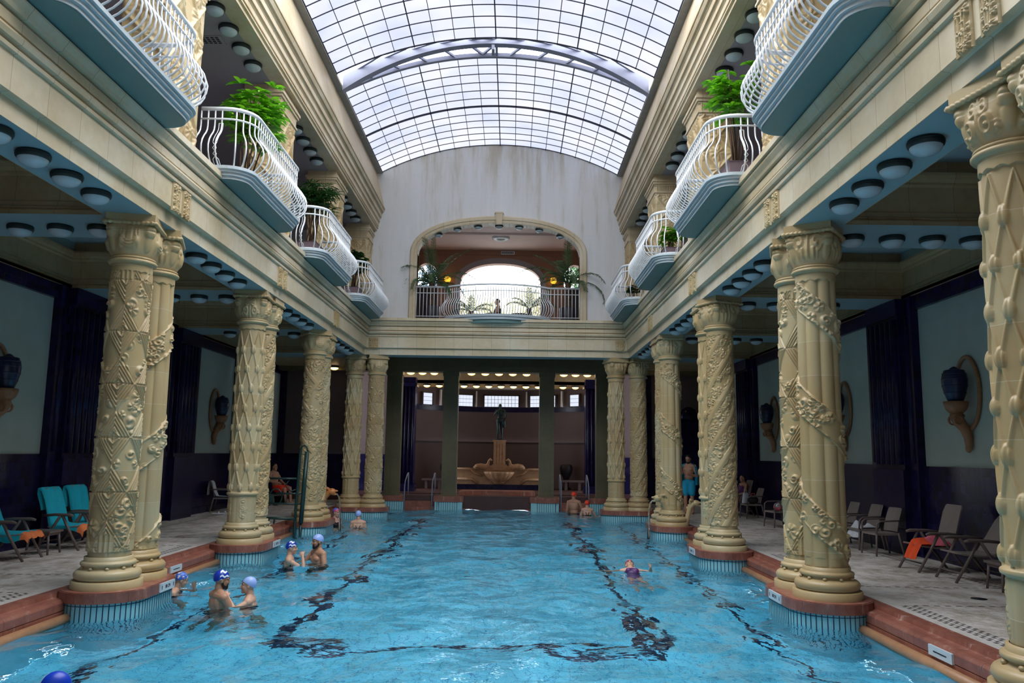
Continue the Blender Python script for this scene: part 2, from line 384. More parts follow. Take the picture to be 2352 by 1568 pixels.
# -------- frieze plaques
def rosettes(U,V,pts):
    H=np.zeros_like(U)
    for (cx,cy,r,h,k) in pts:
        d=np.hypot(U-cx,V-cy)/r; a=np.arctan2(V-cy,U-cx)
        H=np.maximum(H,h*np.clip(1-d**2,0,1)**.6*(.72+.28*np.cos(k*a))*(1-.55*np.exp(-(d/.22)**2)))
    return H
def plaque_mesh(seed):
    r=np.random.default_rng(seed); u=np.linspace(-.5,.5,33); v=np.linspace(0,1,65); U,V=np.meshgrid(u,v,indexing='ij')
    A=np.abs(U); pts=[(.24,.84,.2,1,5),(.2,.12,.17,1,6),(0,.45,.16,.9,4),(.33,.5,.16,.7,3),(.3,.3,.13,.8,5),(.0,.66,.1,.9,3),(.12,.95,.12,.7,4)]
    pts=[(x+r.uniform(-.04,.04)*(x>0),y+r.uniform(-.03,.03),q,h,k) for x,y,q,h,k in pts]
    H=rosettes(A*1.0,V*2.0,[(x,y*2,q*1.3,h,k) for x,y,q,h,k in pts])
    H=np.maximum(H,.7*np.exp(-((A-.13-.18*V**2)/.045)**2)); H=np.maximum(H,.6*np.exp(-(U/.06)**2))
    edge=np.minimum((.5-A)*6,1); H=.012+.048*H*np.clip(edge,0,1); H[np.minimum(.5-A,np.minimum(V,1-V)*2)<.04]=.028
    P=np.stack([U*.24,-H,V*.42],-1); P[0,:,1]=P[-1,:,1]=0; P[:,0,1]=P[:,-1,1]=0
    b=MB(); b.grid(P,flip=False); return b
PQ=[plaque_mesh(i).build('frieze_plaque',M['column']) for i in range(2)]
PQD=[o.data for o in PQ]
for o in PQ: bpy.data.objects.remove(o)
WH=['nearest','second','third','last']
for s,sn in SIDES:
    for i,c in enumerate(PAIRS):
        for j in(0,1):
            o=link('frieze_plaque',PQD[j],None,(s*4.30,c-.17+.36*j,5.17),-s*PI/2)
            tag(o,f"carved floral plaque on {sn} frieze above {WH[i]} column pair, {'nearer' if j==0 else 'farther'} of two",'plaque','frieze plaques')
for j,x in enumerate((-4.08,4.08)):
    o=link('frieze_plaque',PQD[j],None,(x,26.18,5.2),0); o.scale=(1.35,1,.85)
    tag(o,f"square carved plaque on the end frieze at the {'left' if x<0 else 'right'} corner above the columns",'plaque','frieze plaques')
# -------- aisle ceilings: cross beams, coffers, lamps' soffits
cof=[(.01,4.999),(0,4.999),(.0,5.06),(-.04,5.07),(-.04,5.09),(-.02,5.095),(-.03,5.12),(-.06,5.14),(-.07,5.20),(-.10,5.22),(-.10,5.57),(-.06,5.60),(-.06,5.63),(-.02,5.67),(.0,5.72),(.0,5.76),(-.2,5.77),(-.2,5.98)]
for s,sn in SIDES:
    bs=MB(); bc=MB(); bt=MB()
    ys=[.88]+PAIRS+[26.68]
    for c in ys: flat(bs,s*5.07,s*8.45,c-.6,c+.6,4.9995)
    for a,d in zip(ys[:-1],ys[1:]):
        y0,y1=a+.6,d-.6; xs=sorted((s*5.07,s*8.33)); 
        loop=[(xs[0],y0),(xs[1],y0),(xs[1],y1),(xs[0],y1)]
        bc.sweep(loop,cof,closed=True); bt.box(xs[0]-.3,xs[1]+.3,y0-.3,y1+.3,5.98,6.0)
    struct(bs.build('trim_3',M['blue'])); struct(bc.build('trim_4',M['coffer'])); struct(bt.build('ceiling_aisle_'+sn,M['aisleceil']))
    # wall: panel plane, wainscot, top band, pilasters
    b=MB(); b.box(s*8.45,s*8.6,-3,31.,0,6.2,1)
    b.box(s*8.40,s*8.45,-3,31.,0,1.70,0); b.box(s*8.36,s*8.45,-3,31.,4.72,5.0,0); b.box(s*8.33,s*8.45,-3,31.,5.0,5.06,2)
    b.box(s*8.37,s*8.42,-3,31,0,.18,0)
    struct(b.build('wall_'+sn,[M['navy'],M['panel'],M['coffer']]))
    for c in ys[1:]:
        b=MB(); b.box(s*8.30,s*8.45,c-.98,c+.98,0,4.99); b.box(s*8.22,s*8.30,c-.62,c+.62,0,4.99)
        for k in range(5):
            b.tube([(s*8.22,c-.44+.22*k,1.72),(s*8.22,c-.44+.22*k,4.6)],.085,12)
        for q in(-.8,.8): b.tube([(s*8.31,c+q,1.75),(s*8.31,c+q,4.6)],.06,10)
        b.box(s*8.16,s*8.30,c-.66,c+.66,0,1.62); b.box(s*8.16,s*8.3,c-.68,c+.68,4.66,4.99)
        o=tag(b.build('wall_pilaster',M['navy']),None,None); o['kind']='structure'
# -------- deck, kerb, pool basin
for s,sn in SIDES:
    b=MB(); b.box(s*5.36,s*8.6,-3,31,-.25,0); struct(b.build('floor_deck_'+sn,M['deck']))
    b=MB(); x=lambda v:s*v
    kp=[(5.37,-.02),(5.37,.004),(5.22,.004),(5.205,-.045),(5.19,-.055),(5.09,-.06),(5.06,-.07),(5.045,-.09),(5.04,-.10),(5.04,-.188),(5.055,-.192),(5.055,-.198),(5.04,-.202),(5.04,-.5),(5.04,POOLZ)]
    A=np.array([[(x(q),yy,z) for q,z in kp] for yy in(-3.,30.4)]); b.grid(A,sm=False)
    struct(b.build('trim_5',M['red']))
b=MB(); b.box(-5.4,5.4,-4.2,1.5,-.25,0); struct(b.build('floor_near_deck',M['deck']))
b=MB(); b.box(-4.99,4.99,1.5,30.6,POOLZ-.1,POOLZ)
b.box(-4.99,4.99,1.4,1.5,POOLZ,-.02)
struct(b.build('floor_pool',M['pooltile']))
# side tile walls under water, behind the kerb face
for s,sn in SIDES:
    b=MB(); b.box(s*5.0,s*5.06,1.5,30.4,POOLZ,-.42); struct(b.build('trim_6',M['skirt']))
# half-round overflow lips between the column pedestals
for s,sn in SIDES:
    ed=[1.5]+[v for c in PAIRS for v in(c-.86,c+.86)]+[25.95]
    for i in range(0,len(ed),2):
        y0,y1=ed[i],ed[i+1]
        if y1<5: continue
        b=MB(); b.tube([(s*4.975,y0,-.285),(s*4.975,y1,-.285)],.065,12)
        struct(b.build('trim_7',M['sandrail']))
# water surface: closed body so light is absorbed with depth
def water_body():
    nx,ny=111,330; x=np.linspace(-5.07,5.07,nx); y=np.linspace(1.45,30.5,ny); X,Y=np.meshgrid(x,y,indexing='ij')
    rg=np.random.default_rng(5); Z=np.zeros_like(X)
    for k in range(26):
        lam=rg.uniform(.45,2.2); a=rg.uniform(0,2*PI); ph=rg.uniform(0,2*PI)
        Z+=(.0052*lam**.9)*np.sin(2*PI/lam*(X*np.cos(a)+Y*np.sin(a))+ph)
    Z=np.clip(Z,-.03,.03)+WATER
    b=MB(); b.grid(np.stack([X,Y,Z],-1)); 
    zb=POOLZ-.05
    bot=[(-5.07,1.45,zb),(5.07,1.45,zb),(5.07,30.5,zb),(-5.07,30.5,zb)]
    n0=len(b.v); b.v+=bot
    i00=0;iN0=(nx-1)*ny;i0N=ny-1;iNN=nx*ny-1
    b.f+=[tuple([n0,n0+3,n0+2,n0+1]), tuple(list(range(i00,i0N+1))+[n0+3,n0]),(tuple(list(range(iN0,iNN+1))+[n0+2,n0+1]))[::-1],
          (tuple(list(range(i00,iN0+1,ny))+[n0+1,n0]))[::-1], tuple(list(range(i0N,iNN+1,ny))+[n0+2,n0+3])]
    b.m+=[0]*5; b.s+=[False]*5
    o=b.build('pool_water',M['water']); o['kind']='structure'; o['label']='rippling clear turquoise pool water'
water_body()
# -------- red marble pedestals of the column pairs, tiled below
def stadium(c1,c2,r,n=14):
    (x1,y1),(x2,y2)=c1,c2; a=math.degrees(math.atan2(y2-y1,x2-x1))
    return arc(x1,y1,r,a+90,a+270,n)+arc(x2,y2,r,a-90,a+90,n)
def pedestal(c1,c2,name):
    b=MB(); b.prism(stadium(c1,c2,.555),-.10,.028,0); b.prism(stadium(c1,c2,.54),.028,.036,0)
    P=stadium(c1,c2,.515,40); b.prism(P,POOLZ,-.10,1)
    # tile joints: thin proud strips
    L=0; n=len(P); step=.068; nxt=0
    for i in range(n):
        p=Vector(P[i]);q=Vector(P[(i+1)%n]); d=q-p; l=d.length; 
        while nxt<=L+l:
            t=(nxt-L)/l; m=p+d*t; nrm=Vector((d.y,-d.x)).normalized(); e=d.normalized()*.0065
            a=m+nrm*.004; b.add([(a.x-e.x,a.y-e.y,-1.0),(a.x+e.x,a.y+e.y,-1.0),(a.x+e.x,a.y+e.y,-.10),(a.x-e.x,a.y-e.y,-.10)],[(0,1,2,3)],2); nxt+=step
        L+=l
    Q=stadium(c1,c2,.5195,40); k=len(Q)
    b.add([(x,y,z) for z in(-.138,-.128) for x,y in Q],[(i,(i+1)%k,k+(i+1)%k,k+i) for i in range(k)],2)
    struct(b.build(name,[M['red'],M['skirt'],M['skirtline']]))
for s,sn in SIDES:
    for i,c in enumerate(PAIRS): pedestal((s*WX,c-.37),(s*WX,c+.37),'trim_8')
    pedestal((s*WX,YE),(s*XI,YE),'trim_9')
# ------------------------------------------------------------------ carved columns
NT_,NZ_=216,680; Z0S,Z1S=.42,4.36
def blobs(T,Z,R0,n,zr,seed,rad=(.05,.10),mask=None,keep=None):
    """scrolls and rosettes scattered over the shaft (T angle, Z height)"""
    rg=np.random.default_rng(seed); H=np.zeros_like(T)
    for _ in range(n):
        t=rg.uniform(0,2*PI); z=rg.uniform(*zr)
        if keep is not None and not keep(t,z): continue
        r=rg.uniform(*rad); k=rg.integers(3,7); ph=rg.uniform(0,6.3); sp=rg.uniform(4,8)
        dt=(T-t+PI)%(2*PI)-PI; i=np.where(np.abs(dt[:,0])*R0<r)[0]; j=np.where(np.abs(Z[0]-z)<r)[0]
        if len(i)==0 or len(j)==0: continue
        ix=np.ix_(i,j); u=dt[ix]*R0/r; v=(Z[ix]-z)/r; d=np.hypot(u,v); a=np.arctan2(v,u)
        if rg.random()<.5: h=np.clip(1-d,0,1)**.5*(.62+.38*np.cos(k*a+ph))*(1-.6*np.exp(-(d/.2)**2))
        else: h=np.clip(1-d**2,0,1)**.5*(.55+.45*np.cos(a+sp*d+ph))
        H[ix]=np.maximum(H[ix],h)
    return H
def smooth(x,a,b): t=np.clip((x-a)/(b-a),0,1); return t*t*(3-2*t)
def relief(kind,T,Z):
    H=np.zeros_like(T); R0=.265
    if kind=='zigzag':
        a=(T+PI/4)%(PI/2)-PI/4; s=np.abs(a)/(PI/4); per=.71; t=((Z-.2)/per)%1-.5; at=np.abs(t)*2
        d=s*.98+at; st=smooth(np.cos(2*PI*d*5.5),-.5,.5)
        ins=smooth(1.02-d,0,.03)
        H=ins*(.006+.014*st*smooth(1-d,.02,.1))
        core=s*1.9+at*2.6; H=np.where(core<.72,.012+.012*np.cos(core*9)+.004,H)
        H=np.maximum(H,.022*(np.minimum(s*1.6,at*1.4)<.035)*(core<.8))
        H=np.where((at<.035)&(s<.9),H*.35,H)
        B=blobs(T,Z,R0,240,(Z0S,Z1S),3,(.05,.11)); H=np.where(d>1.06,.004+.026*B,H)
        # pleated foot and head blocks
        e=((Z<.72)|(Z>4.10)); pl=.012+.006*np.sign(np.cos(T*28)); H=np.where(e&(s<.5),pl,H)
        H=np.where((Z<.50),0,H)
    elif kind in('garland','garlandrev'):
        sg=1 if kind=='garland' else -1
        fl=np.abs(np.cos(4*T)); H=-.018+.030*fl**.5
        ph=(sg*T/(2*PI)+(Z-.3)/1.42)%1; w=np.abs(ph-.5)
        band=smooth(.145-w,0,.012)
        edge=np.exp(-((w-.135)/.010)**2)
        B=blobs(T,Z,R0,520,(Z0S,Z1S),5,(.045,.085))
        H=H*(1-band)+band*(.012+.028*B)+edge*.008
        H=np.where(Z<.55,H*.6,H)
    elif kind=='pods':
        H+=0
        rows=8; per=(4.06-.98)/rows; n=8
        for r in range(rows+1):
            zc=.98+.13+per*r
            for k in range(n):
                tc=2*PI*(k+.5*(r%2))/n
                dt=(T-tc+PI)%(2*PI)-PI; x=dt*R0
                u=x/.052; v=(Z-zc)/(.098 if r%3 else .085); d=np.hypot(u,v)
                pod=np.sqrt(np.clip(1-d**2,0,1)); cut=1-.35*np.exp(-(np.abs(np.abs(x)-.022)/.008)**2)*(r%2==0)-.3*np.exp(-(x/.007)**2)*(r%2)
                H=np.maximum(H,.036*pod*cut*(zc<4.15))
                # stems running down to the neighbours of the row below
                for sg in(-1,1):
                    f=np.clip((zc-Z)/per,0,1.05); xs=x-sg*f*(PI*R0/n)*.92
                    H=np.maximum(H,.016*np.exp(-(xs/(.009+.013*f))**4)*((zc-Z)>0)*((zc-Z)<per*1.02))
        H=np.where(Z<.98,0,H); H=np.maximum(H,.030*np.exp(-((Z-.98)/.032)**4)); 
        low=(Z<.93); B=blobs(T,Z,R0,70,(.5,.9),8,(.04,.07)); H=np.where(low,.004*np.abs(np.cos(T*8))+.010*B*(np.cos(T*5)>.2),H)
        H=np.where(Z>4.2,0,H)
    elif kind in('spiral','spiralfine'):
        n=4 if kind=='spiral' else 5
        ph=(n*T/(2*PI)-(Z-.4)/.62)%1; rid=smooth(.17-np.abs(ph-.5),0,.02)
        B=blobs(T,Z,R0,900,(Z0S,Z1S),9 if n==4 else 14,(.045,.10))
        H=np.maximum(.020*B, rid*.016); H=np.where(rid>.5,.016+.003*np.cos((ph-.5)*20),H)
        H=np.where((Z<.5)|(Z>4.22),0,H)
    elif kind=='meander':
        ph=(2*T/(2*PI)+np.abs(((Z-.4)/.9)%1-.5)*1.0)%1; rid=smooth(.09-np.abs(ph-.5),0,.02)
        B=blobs(T,Z,R0,330,(Z0S,Z1S),21,(.06,.12)); H=np.maximum(.024*B,rid*.018); H=np.where((Z<.55)|(Z>4.2),0,H)
    # scalloped collar under the ring
    sc=4.205+.022*np.abs(np.cos(T*7)); H=np.where(Z>sc,.016,H)
    fade=smooth(Z,Z0S,Z0S+.03); return H*fade*1.45
def shaft_data(kind):
    t=np.linspace(0,2*PI,NT_,endpoint=False); z=np.linspace(Z0S,Z1S,NZ_); T,Z=np.meshgrid(t,z,indexing='ij')
    R=.272-.022*(Z-Z0S)/(Z1S-Z0S)+.006*np.sin(PI*(Z-Z0S)/(Z1S-Z0S)) - .012+ relief(kind,T,Z)
    P=np.stack([R*np.cos(T),R*np.sin(T),Z],-1)
    b=MB(); b.grid(P,wrap=True); o=b.build('shaft',M['column']); d=o.data; bpy.data.objects.remove(o); return d
SH={k:shaft_data(k) for k in('zigzag','garland','garlandrev','pods','spiral','spiralfine','meander')}
def base_data():
    b=MB(); pr=[]
    for z,r in((.036,.435),(.13,.435),(.135,.425),(.138,.40)): pr.append((r,z))
    for i in range(9): a=-PI/2+PI*i/8; pr.append((.345+.064*math.cos(a),.205+.066*math.sin(a)))
    pr+=[(.34,.275),(.315,.285),(.305,.30),(.305,.315)]
    for i in range(7): a=-PI/2+PI*i/6; pr.append((.315+.026*math.cos(a),.345+.028*math.sin(a)))
    pr+=[(.305,.375),(.298,.385),(.298,.43),(.27,.435)]
    b.lathe(pr,56,sm=True,cap=False)
    for k in range(10):
        a=2*PI*(k+.3)/10; b.ball((.322*math.cos(a),.322*math.sin(a),.296),(.028,.028,.021),10,6)
    o=b.build('base',M['column']); d=o.data; bpy.data.objects.remove(o); return d
BASE=base_data()
def capital_data(kind):
    b=MB()
    pr=[(.262,4.33),(.285,4.335)]+[(.285+.030*math.cos(a),4.365+.028*math.sin(a)) for a in np.linspace(-PI/2,PI/2,6)]+[(.285,4.395)]+[(.282+.014*math.cos(a),4.412+.014*math.sin(a)) for a in np.linspace(-PI/2,PI/2,5)]+[(.278,4.43),(.25,4.44)]
    b.lathe(pr,56,cap=False)
    n,k=160,64; t=np.linspace(0,2*PI,n,endpoint=False); z=np.linspace(4.425,4.86,k); T,Z=np.meshgrid(t,z,indexing='ij')
    f=(Z-4.425)/.435; a=(T+PI/4)%(PI/2)-PI/4
    sq=.30/np.maximum(np.abs(np.cos(a)),.2); sq=np.minimum(sq,.375)
    belly=.265+.082*np.sin(np.clip(f*1.5,0,1)*PI*.5)**.7
    R=belly*(1-smooth(f,.35,1.))+sq*smooth(f,.35,1.)
    s=a/(PI/4); As=np.abs(s)
    H=np.zeros_like(T)
    if kind==0:
        H=np.maximum(H,.030*np.exp(-((As-.36)/.16)**2)*np.exp(-((f-.42)/.22)**2)*(1-.6*np.exp(-(np.hypot((As-.36)/.08,(f-.28)/.10))**2)))
        for c in(.28,.36,.44): H=np.maximum(H,.024*np.exp(-((np.hypot((As-.05)*1.1,(f-.75)*.9)-c)/.024)**2)*(f<.85))
        H=np.maximum(H,.020*(As<.12)*(f>.30)*(f<.95)*(1-.5*(np.abs(As-.06)<.02)))
    elif kind==1:
        H=np.maximum(H,.022*(.5+.5*np.cos(As*22))*(As<.55)*smooth(f,.1,.3)*(1-smooth(f,.5,.62)))
        d=np.hypot((As-.45)*.9,(f-.72)*.9); H=np.maximum(H,.032*np.clip(1-d/.30,0,1)**.5*(.6+.4*np.cos(np.arctan2(f-.72,As-.45)+d*24)))
        H=np.maximum(H,.024*np.exp(-(As/.07)**2)*(f>.45))
    else:
        for cs,cf,r in((.32,.35,.26),(.22,.74,.18),(.62,.25,.14)):
            d=np.hypot((As-cs),(f-cf)*.9); H=np.maximum(H,.034*np.clip(1-(d/r)**2,0,1)**.5*(.65+.35*np.cos(d*40)))
        H=np.maximum(H,.02*np.exp(-(As/.05)**2))
    # masks at the corners
    co=1-As; d=np.hypot(co/.30,(f-.78)/.22); H=np.maximum(H,.040*np.sqrt(np.clip(1-d**2,0,1))*(1-.3*np.exp(-((f-.80)/.03)**2)))
    d=np.hypot(co/.22,(f-.42)/.3); H=np.maximum(H,.018*np.sqrt(np.clip(1-d**2,0,1)))
    H*=smooth(f,0,.06)*(1-smooth(f,.95,1.)); R=R+H*1.35-.010
    b.grid(np.stack([R*np.cos(T),R*np.sin(T),Z],-1),wrap=True)
    h=.325; pts=[];rad=[]
    cs=[(-h,-h),(h,-h),(h,h),(-h,h)]
    for q in range(4):
        p,e=cs[q],cs[(q+1)%4]
        for i in range(44):
            u=i/44; pts.append((p[0]+(e[0]-p[0])*u,p[1]+(e[1]-p[1])*u,4.875)); rad.append(.026+.006*math.sin(2*PI*u*11))
    b.tube(pts,rad,8,closed=True)
    b.box(-.325,.325,-.325,.325,4.86,4.905); b.box(-.315,.315,-.315,.315,4.90,5.0)
    o=b.build('capital',M['column']); d=o.data; bpy.data.objects.remove(o); return d
CAP=[capital_data(i) for i in range(3)]
def column(x,y,kind,cap,label,rz=0.):
    r=thing('carved_column',label,'column',(x,y,0),rz,'carved columns around the pool'); r['kind']='thing'
    link('base',BASE,r); link('shaft',SH[kind],r); link('capital',CAP[cap],r)
D={'zigzag':'zigzag and lozenge carving','garland':'flutes wound by a floral garland','garlandrev':'flutes wound by a floral garland','pods':'rows of carved seed pods','spiral':'slanting spiral bands of flowers','spiralfine':'fine slanting spiral bands','meander':'winding scroll relief'}
for sn,i,j,kind,cap,rz in [
  ('left',0,0,'spiral',0,0),('left',0,1,'pods',2,0),
  ('left',1,0,'zigzag',0,-1.35),('left',1,1,'garlandrev',1,1.9),('left',2,0,'pods',2,.1),('left',2,1,'spiral',2,0),('left',3,0,'meander',0,.6),('left',3,1,'spiralfine',2,0),
  ('right',0,0,'spiral',2,0),('right',0,1,'pods',2,.2),('right',1,0,'garland',1,-2.2),('right',1,1,'zigzag',0,-1.9),('right',2,0,'spiral',1,.4),('right',2,1,'pods',0,0),('right',3,0,'garland',1,-1.6),('right',3,1,'spiralfine',2,0)]:
    if i==0 and (sn=='left'): continue
    s=-1 if sn=='left' else 1
    column(s*WX,PAIRS[i]+(-.37 if j==0 else .37),kind,cap,f"cream column with {D[kind]}, {'front' if j==0 else 'rear'} of the {WH[i]} {sn} pair",rz)
for x,kind,cap,w in((-WX,'pods',2,'outer left'),(-XI,'zigzag',0,'inner left'),(XI,'pods',0,'inner right'),(WX,'spiralfine',1,'outer right')):
    column(x,YE,kind,cap,f"cream column with {D[kind]}, {w} one under the end beam",.3)
# ------------------------------------------------------------------ dome lamps
def lamp_data(lit=False,sc=1.):
    b=MB(); b.lathe([(.12,0),(.165,0),(.172,-.012),(.172,-.065),(.158,-.078),(.12,-.078)],28,cap=False)
    for z in(-.024,-.045): b.lathe([(.171,z-.006),(.178,z),(.171,z+.006)],28,cap=False)
    o=b.build('lamp_ring',M['lampring']); rd=o.data; bpy.data.objects.remove(o)
    b=MB(); b.lathe([(.155*math.cos(a),-.072-.095*math.sin(a)) for a in np.linspace(0,PI/2*.98,9)]+[(.001,-.167)],28,cap=False)
    o=b.build('glass_dome',M['litdome' if lit else 'dome']); dd=o.data; bpy.data.objects.remove(o); return rd,dd
LD=lamp_data(); LL=lamp_data(True)
def lamp(x,y,z,label,group,lit=False,sc=1.,nm='dome_lamp'):
    r=thing(nm,label,'ceiling lamp',(x,y,z),0,group); a,d=LL if lit else LD
    link('lamp_ring',a,r); link('glass_dome',d,r)
    if sc!=1: r.scale=(sc,sc,sc)
BAYN={1:'nearest',2:'second',3:'third',4:'last'}
for s,sn in SIDES:
    for bi in(1,2,3,4):
        for k in range(4):
            lamp(s*4.66,BAYS[bi]+(k-1.5)*.66,4.999,f"{ORD[k]} white dome lamp from the front under the {sn} beam, {BAYN[bi]} bay",'dome lamps under the pool beams')
    for ci,c in enumerate(PAIRS[1:]):
        for k in range(4):
            lamp(s*(5.42+.58*k),c,4.999,f"white dome lamp on {sn} aisle soffit behind {WH[ci+1]} column pair, {ORD[k]} from pool",'dome lamps across the aisles')
    for bi in(1,2,3,4):
        for k in range(4):
            lamp(s*4.63,BAYS[bi]+(k-1.5)*.68,9.35,f"{ORD[k]} dome lamp from front under {sn} upper gallery ceiling, {BAYN[bi]} bay",'dome lamps under the upper gallery')
# ------------------------------------------------------------------ balconies
def bal_path(h=1.56,xi=4.52,xo=3.71,r=.42,n=7):
    """rail line on the right side; x grows away from the pool"""
    return [(xi,-h),(xo+r,-h)]+[(xo+r-r*math.sin(a),-h+r-r*math.cos(a)) for a in np.linspace(0,PI/2,n)][1:]+[(xo+r-r*math.cos(a),h-r+r*math.sin(a)) for a in np.linspace(0,PI/2,n)]+[(xi,h)]
BPROF=[(0,.97),(0,.80),(0,.70),(.012,.63),(.055,.56),(.125,.485),(.185,.40),(.215,.31),(.205,.21),(.16,.12),(.09,.055),(.03,.02),(0,.0)]
def baluster_data():
    b=MB(); b.tube([(r,0,z) for r,z in BPROF],.0125,7); o=b.build('baluster',M['white']); d=o.data; bpy.data.objects.remove(o); return d
BALD=baluster_data()
def resample(path,n):
    P=[Vector(p) for p in path]; L=[0]
    for a,c in zip(P[:-1],P[1:]): L.append(L[-1]+(c-a).length)
    out=[]
    for k in range(n):
        d=L[-1]*k/(n-1); i=max(j for j in range(len(L)-1) if L[j]<=d+1e-9); t=(d-L[i])/max(1e-9,L[i+1]-L[i]); e=(P[i+1]-P[i]).normalized()
        out.append((P[i].lerp(P[i+1],t),e))
    return out
def balcony(s,sn,bi):
    y=BAYS[bi]+.05; z0=6.30
    r=thing('balcony',f"white {sn} balcony with bulging iron railing over the {BAYN[bi]} bay",'balcony',(0,y,0),0,'balconies along the hall')
    sx=lambda p:[(s*a,c) for a,c in (p if s>0 else p[::-1])]
    # slab: rounded plan, stepped nosing
    o=sx([(4.35,-1.68)]+[(4.08-.42*math.sin(a),-1.68+.42-.42*math.cos(a)) for a in np.linspace(0,PI/2,9)]+[(4.08-.42*math.cos(a),1.68-.42+.42*math.sin(a)) for a in np.linspace(0,PI/2,9)]+[(4.35,1.68)])
    pr=[(.3,z0),(-.0,z0),(-.0,z0-.05),(.035,z0-.055),(.035,z0-.09),(.07,z0-.095),(.07,z0-.14),(.105,z0-.145),(.105,z0-.19),(.3,z0-.19)]
    if s>0: pr=[(-a,c) for a,c in pr]; pr=[(a,c) for a,c in pr]
    b=MB(); b.sweep(o,[(-(a) if s<0 else a,c) for a,c in [(q[0] if s<0 else q[0],q[1]) for q in pr]],sm=False)
    b.box(s*3.9,s*4.5,-1.3,1.3,z0-.05,z0-.002)
    b.build('slab',M['slab'],r)
    q=sx([(4.4,-1.56)]+[(4.08-.30*math.sin(a),-1.68+.42-.30*math.cos(a)) for a in np.linspace(0,PI/2,9)]+[(4.08-.30*math.cos(a),1.68-.42+.30*math.sin(a)) for a in np.linspace(0,PI/2,9)]+[(4.4,1.56)])
    b=MB(); b.prism(q,z0-.199,z0-.1915); b.build('underside',M['teal'],r)
    P=bal_path(); P3=lambda z:[(s*a,c,z) for a,c in P]
    b=MB(); b.tube(P3(z0+.985),.032,10); b.build('top_rail',M['white'],r)
    b=MB(); b.tube(P3(z0+.815),.017,8); b.tube(P3(z0+.03),.014,8); b.build('lower_rails',M['white'],r)
    pts=resample(P,40)
    for k,(p,e) in enumerate(pts):
        if k in(4,35): continue
        out=Vector((-e.y,e.x)) if True else None
        out=Vector((s*out.x,out.y)); 
        if out.x*s>0.01: out=-out
        if abs(out.x)<.02: out=Vector((0,-1 if k<20 else 1))
        o=link('baluster',BALD,r,(s*p.x,p.y,z0),math.atan2(out.y,out.x))
    # little lattice ornament between the third and fourth bars of each end
    for sg in(-1,1):
        b=MB(); yb=sg*1.56; xa=4.10; f=lambda z:float(np.interp(z,[q[1] for q in BPROF][::-1],[q[0] for q in BPROF][::-1]))
        def Q(dx,z): return (s*(4.195+dx),yb+sg*f(z),z0+z)
        for dx in(-.032,.032): b.tube([Q(dx,z) for z in np.linspace(.74,.34,9)],.006,5)
        b.tube([Q(-.032,.74),Q(.032,.74)],.006,5)
        for m in(1,-1): b.tube([Q(m*.032,.34),Q(-m*.03,.25),Q(m*.03,.16),Q(-m*.045,.09),Q(-m*.045,.02)],.006,5)
        b.build('ornament',M['white'],r)
for s,sn in SIDES:
    for bi in(1,2,3,4): balcony(s,sn,bi)
# ------------------------------------------------------------------ gallery behind the balconies
for s,sn in SIDES:
    b=MB(); b.box(s*4.3,s*8.6,-3,YEND,6.02,6.2); struct(b.build('floor_gallery_'+sn,M['gallery']))
    b=MB(); b.box(s*8.45,s*8.6,-3,YEND,6.2,9.4); struct(b.build('wall_gallery_'+sn,M['gallery']))
    b=MB(); b.box(s*4.52,s*8.6,-3,YEND,9.352,9.5); struct(b.build('ceiling_gallery_'+sn,M['gallery']))
    b=MB(); flat(b,s*4.2,s*4.52,-3,YEND,9.35); struct(b.build('trim_10',M['upper']))
    up=[(-.01,9.349),(0,9.349),(0,9.42),(.04,9.43),(.04,9.46),(.01,9.465),(.01,9.49),(.05,9.50),(.05,9.60),(.07,9.62),(.04,9.63),(.04,9.65),(.09,9.66),(.09,9.76),(.11,9.78),(.08,9.785),(.08,9.81),(.14,9.82),(.14,9.94),(.17,9.96),(.13,9.965),(.13,9.99),(.20,10.0),(.235,10.07),(.21,10.075),(.21,10.095),(.25,10.10),(.25,10.16),(.22,10.18),(-.07,11.38),(-.07,11.40)]
    b=MB(); p=[(s*4.2,-3.),(s*4.2,YEND)]
    if s<0: p=p[::-1]   # left of travel must face the hall
    b.sweep(p,up,sm=False); struct(b.build('trim_11',M['upper']))
    b=MB(); b.box(s*4.09,s*4.5,-3,YEND,11.40,11.47); b.box(s*4.3,s*4.5,-3,YEND,9.5,11.4); struct(b.build('trim_12',M['concrete']))
# ceiling grille, left gallery
b=MB(); b.box(-.26,.26,-.16,.16,-.012,0,0)
for i in range(5):
    for j in range(4): b.box(-.2+.085*i,-.2+.085*i+.055,-.12+.065*j,-.12+.065*j+.04,-.016,-.010,1)
tag(b.build('ceiling_grille',[M['gallery'],M['ink']],None,(-5.15,13.9,9.352)),'square perforated vent in the left gallery ceiling beside dome lamps','vent')
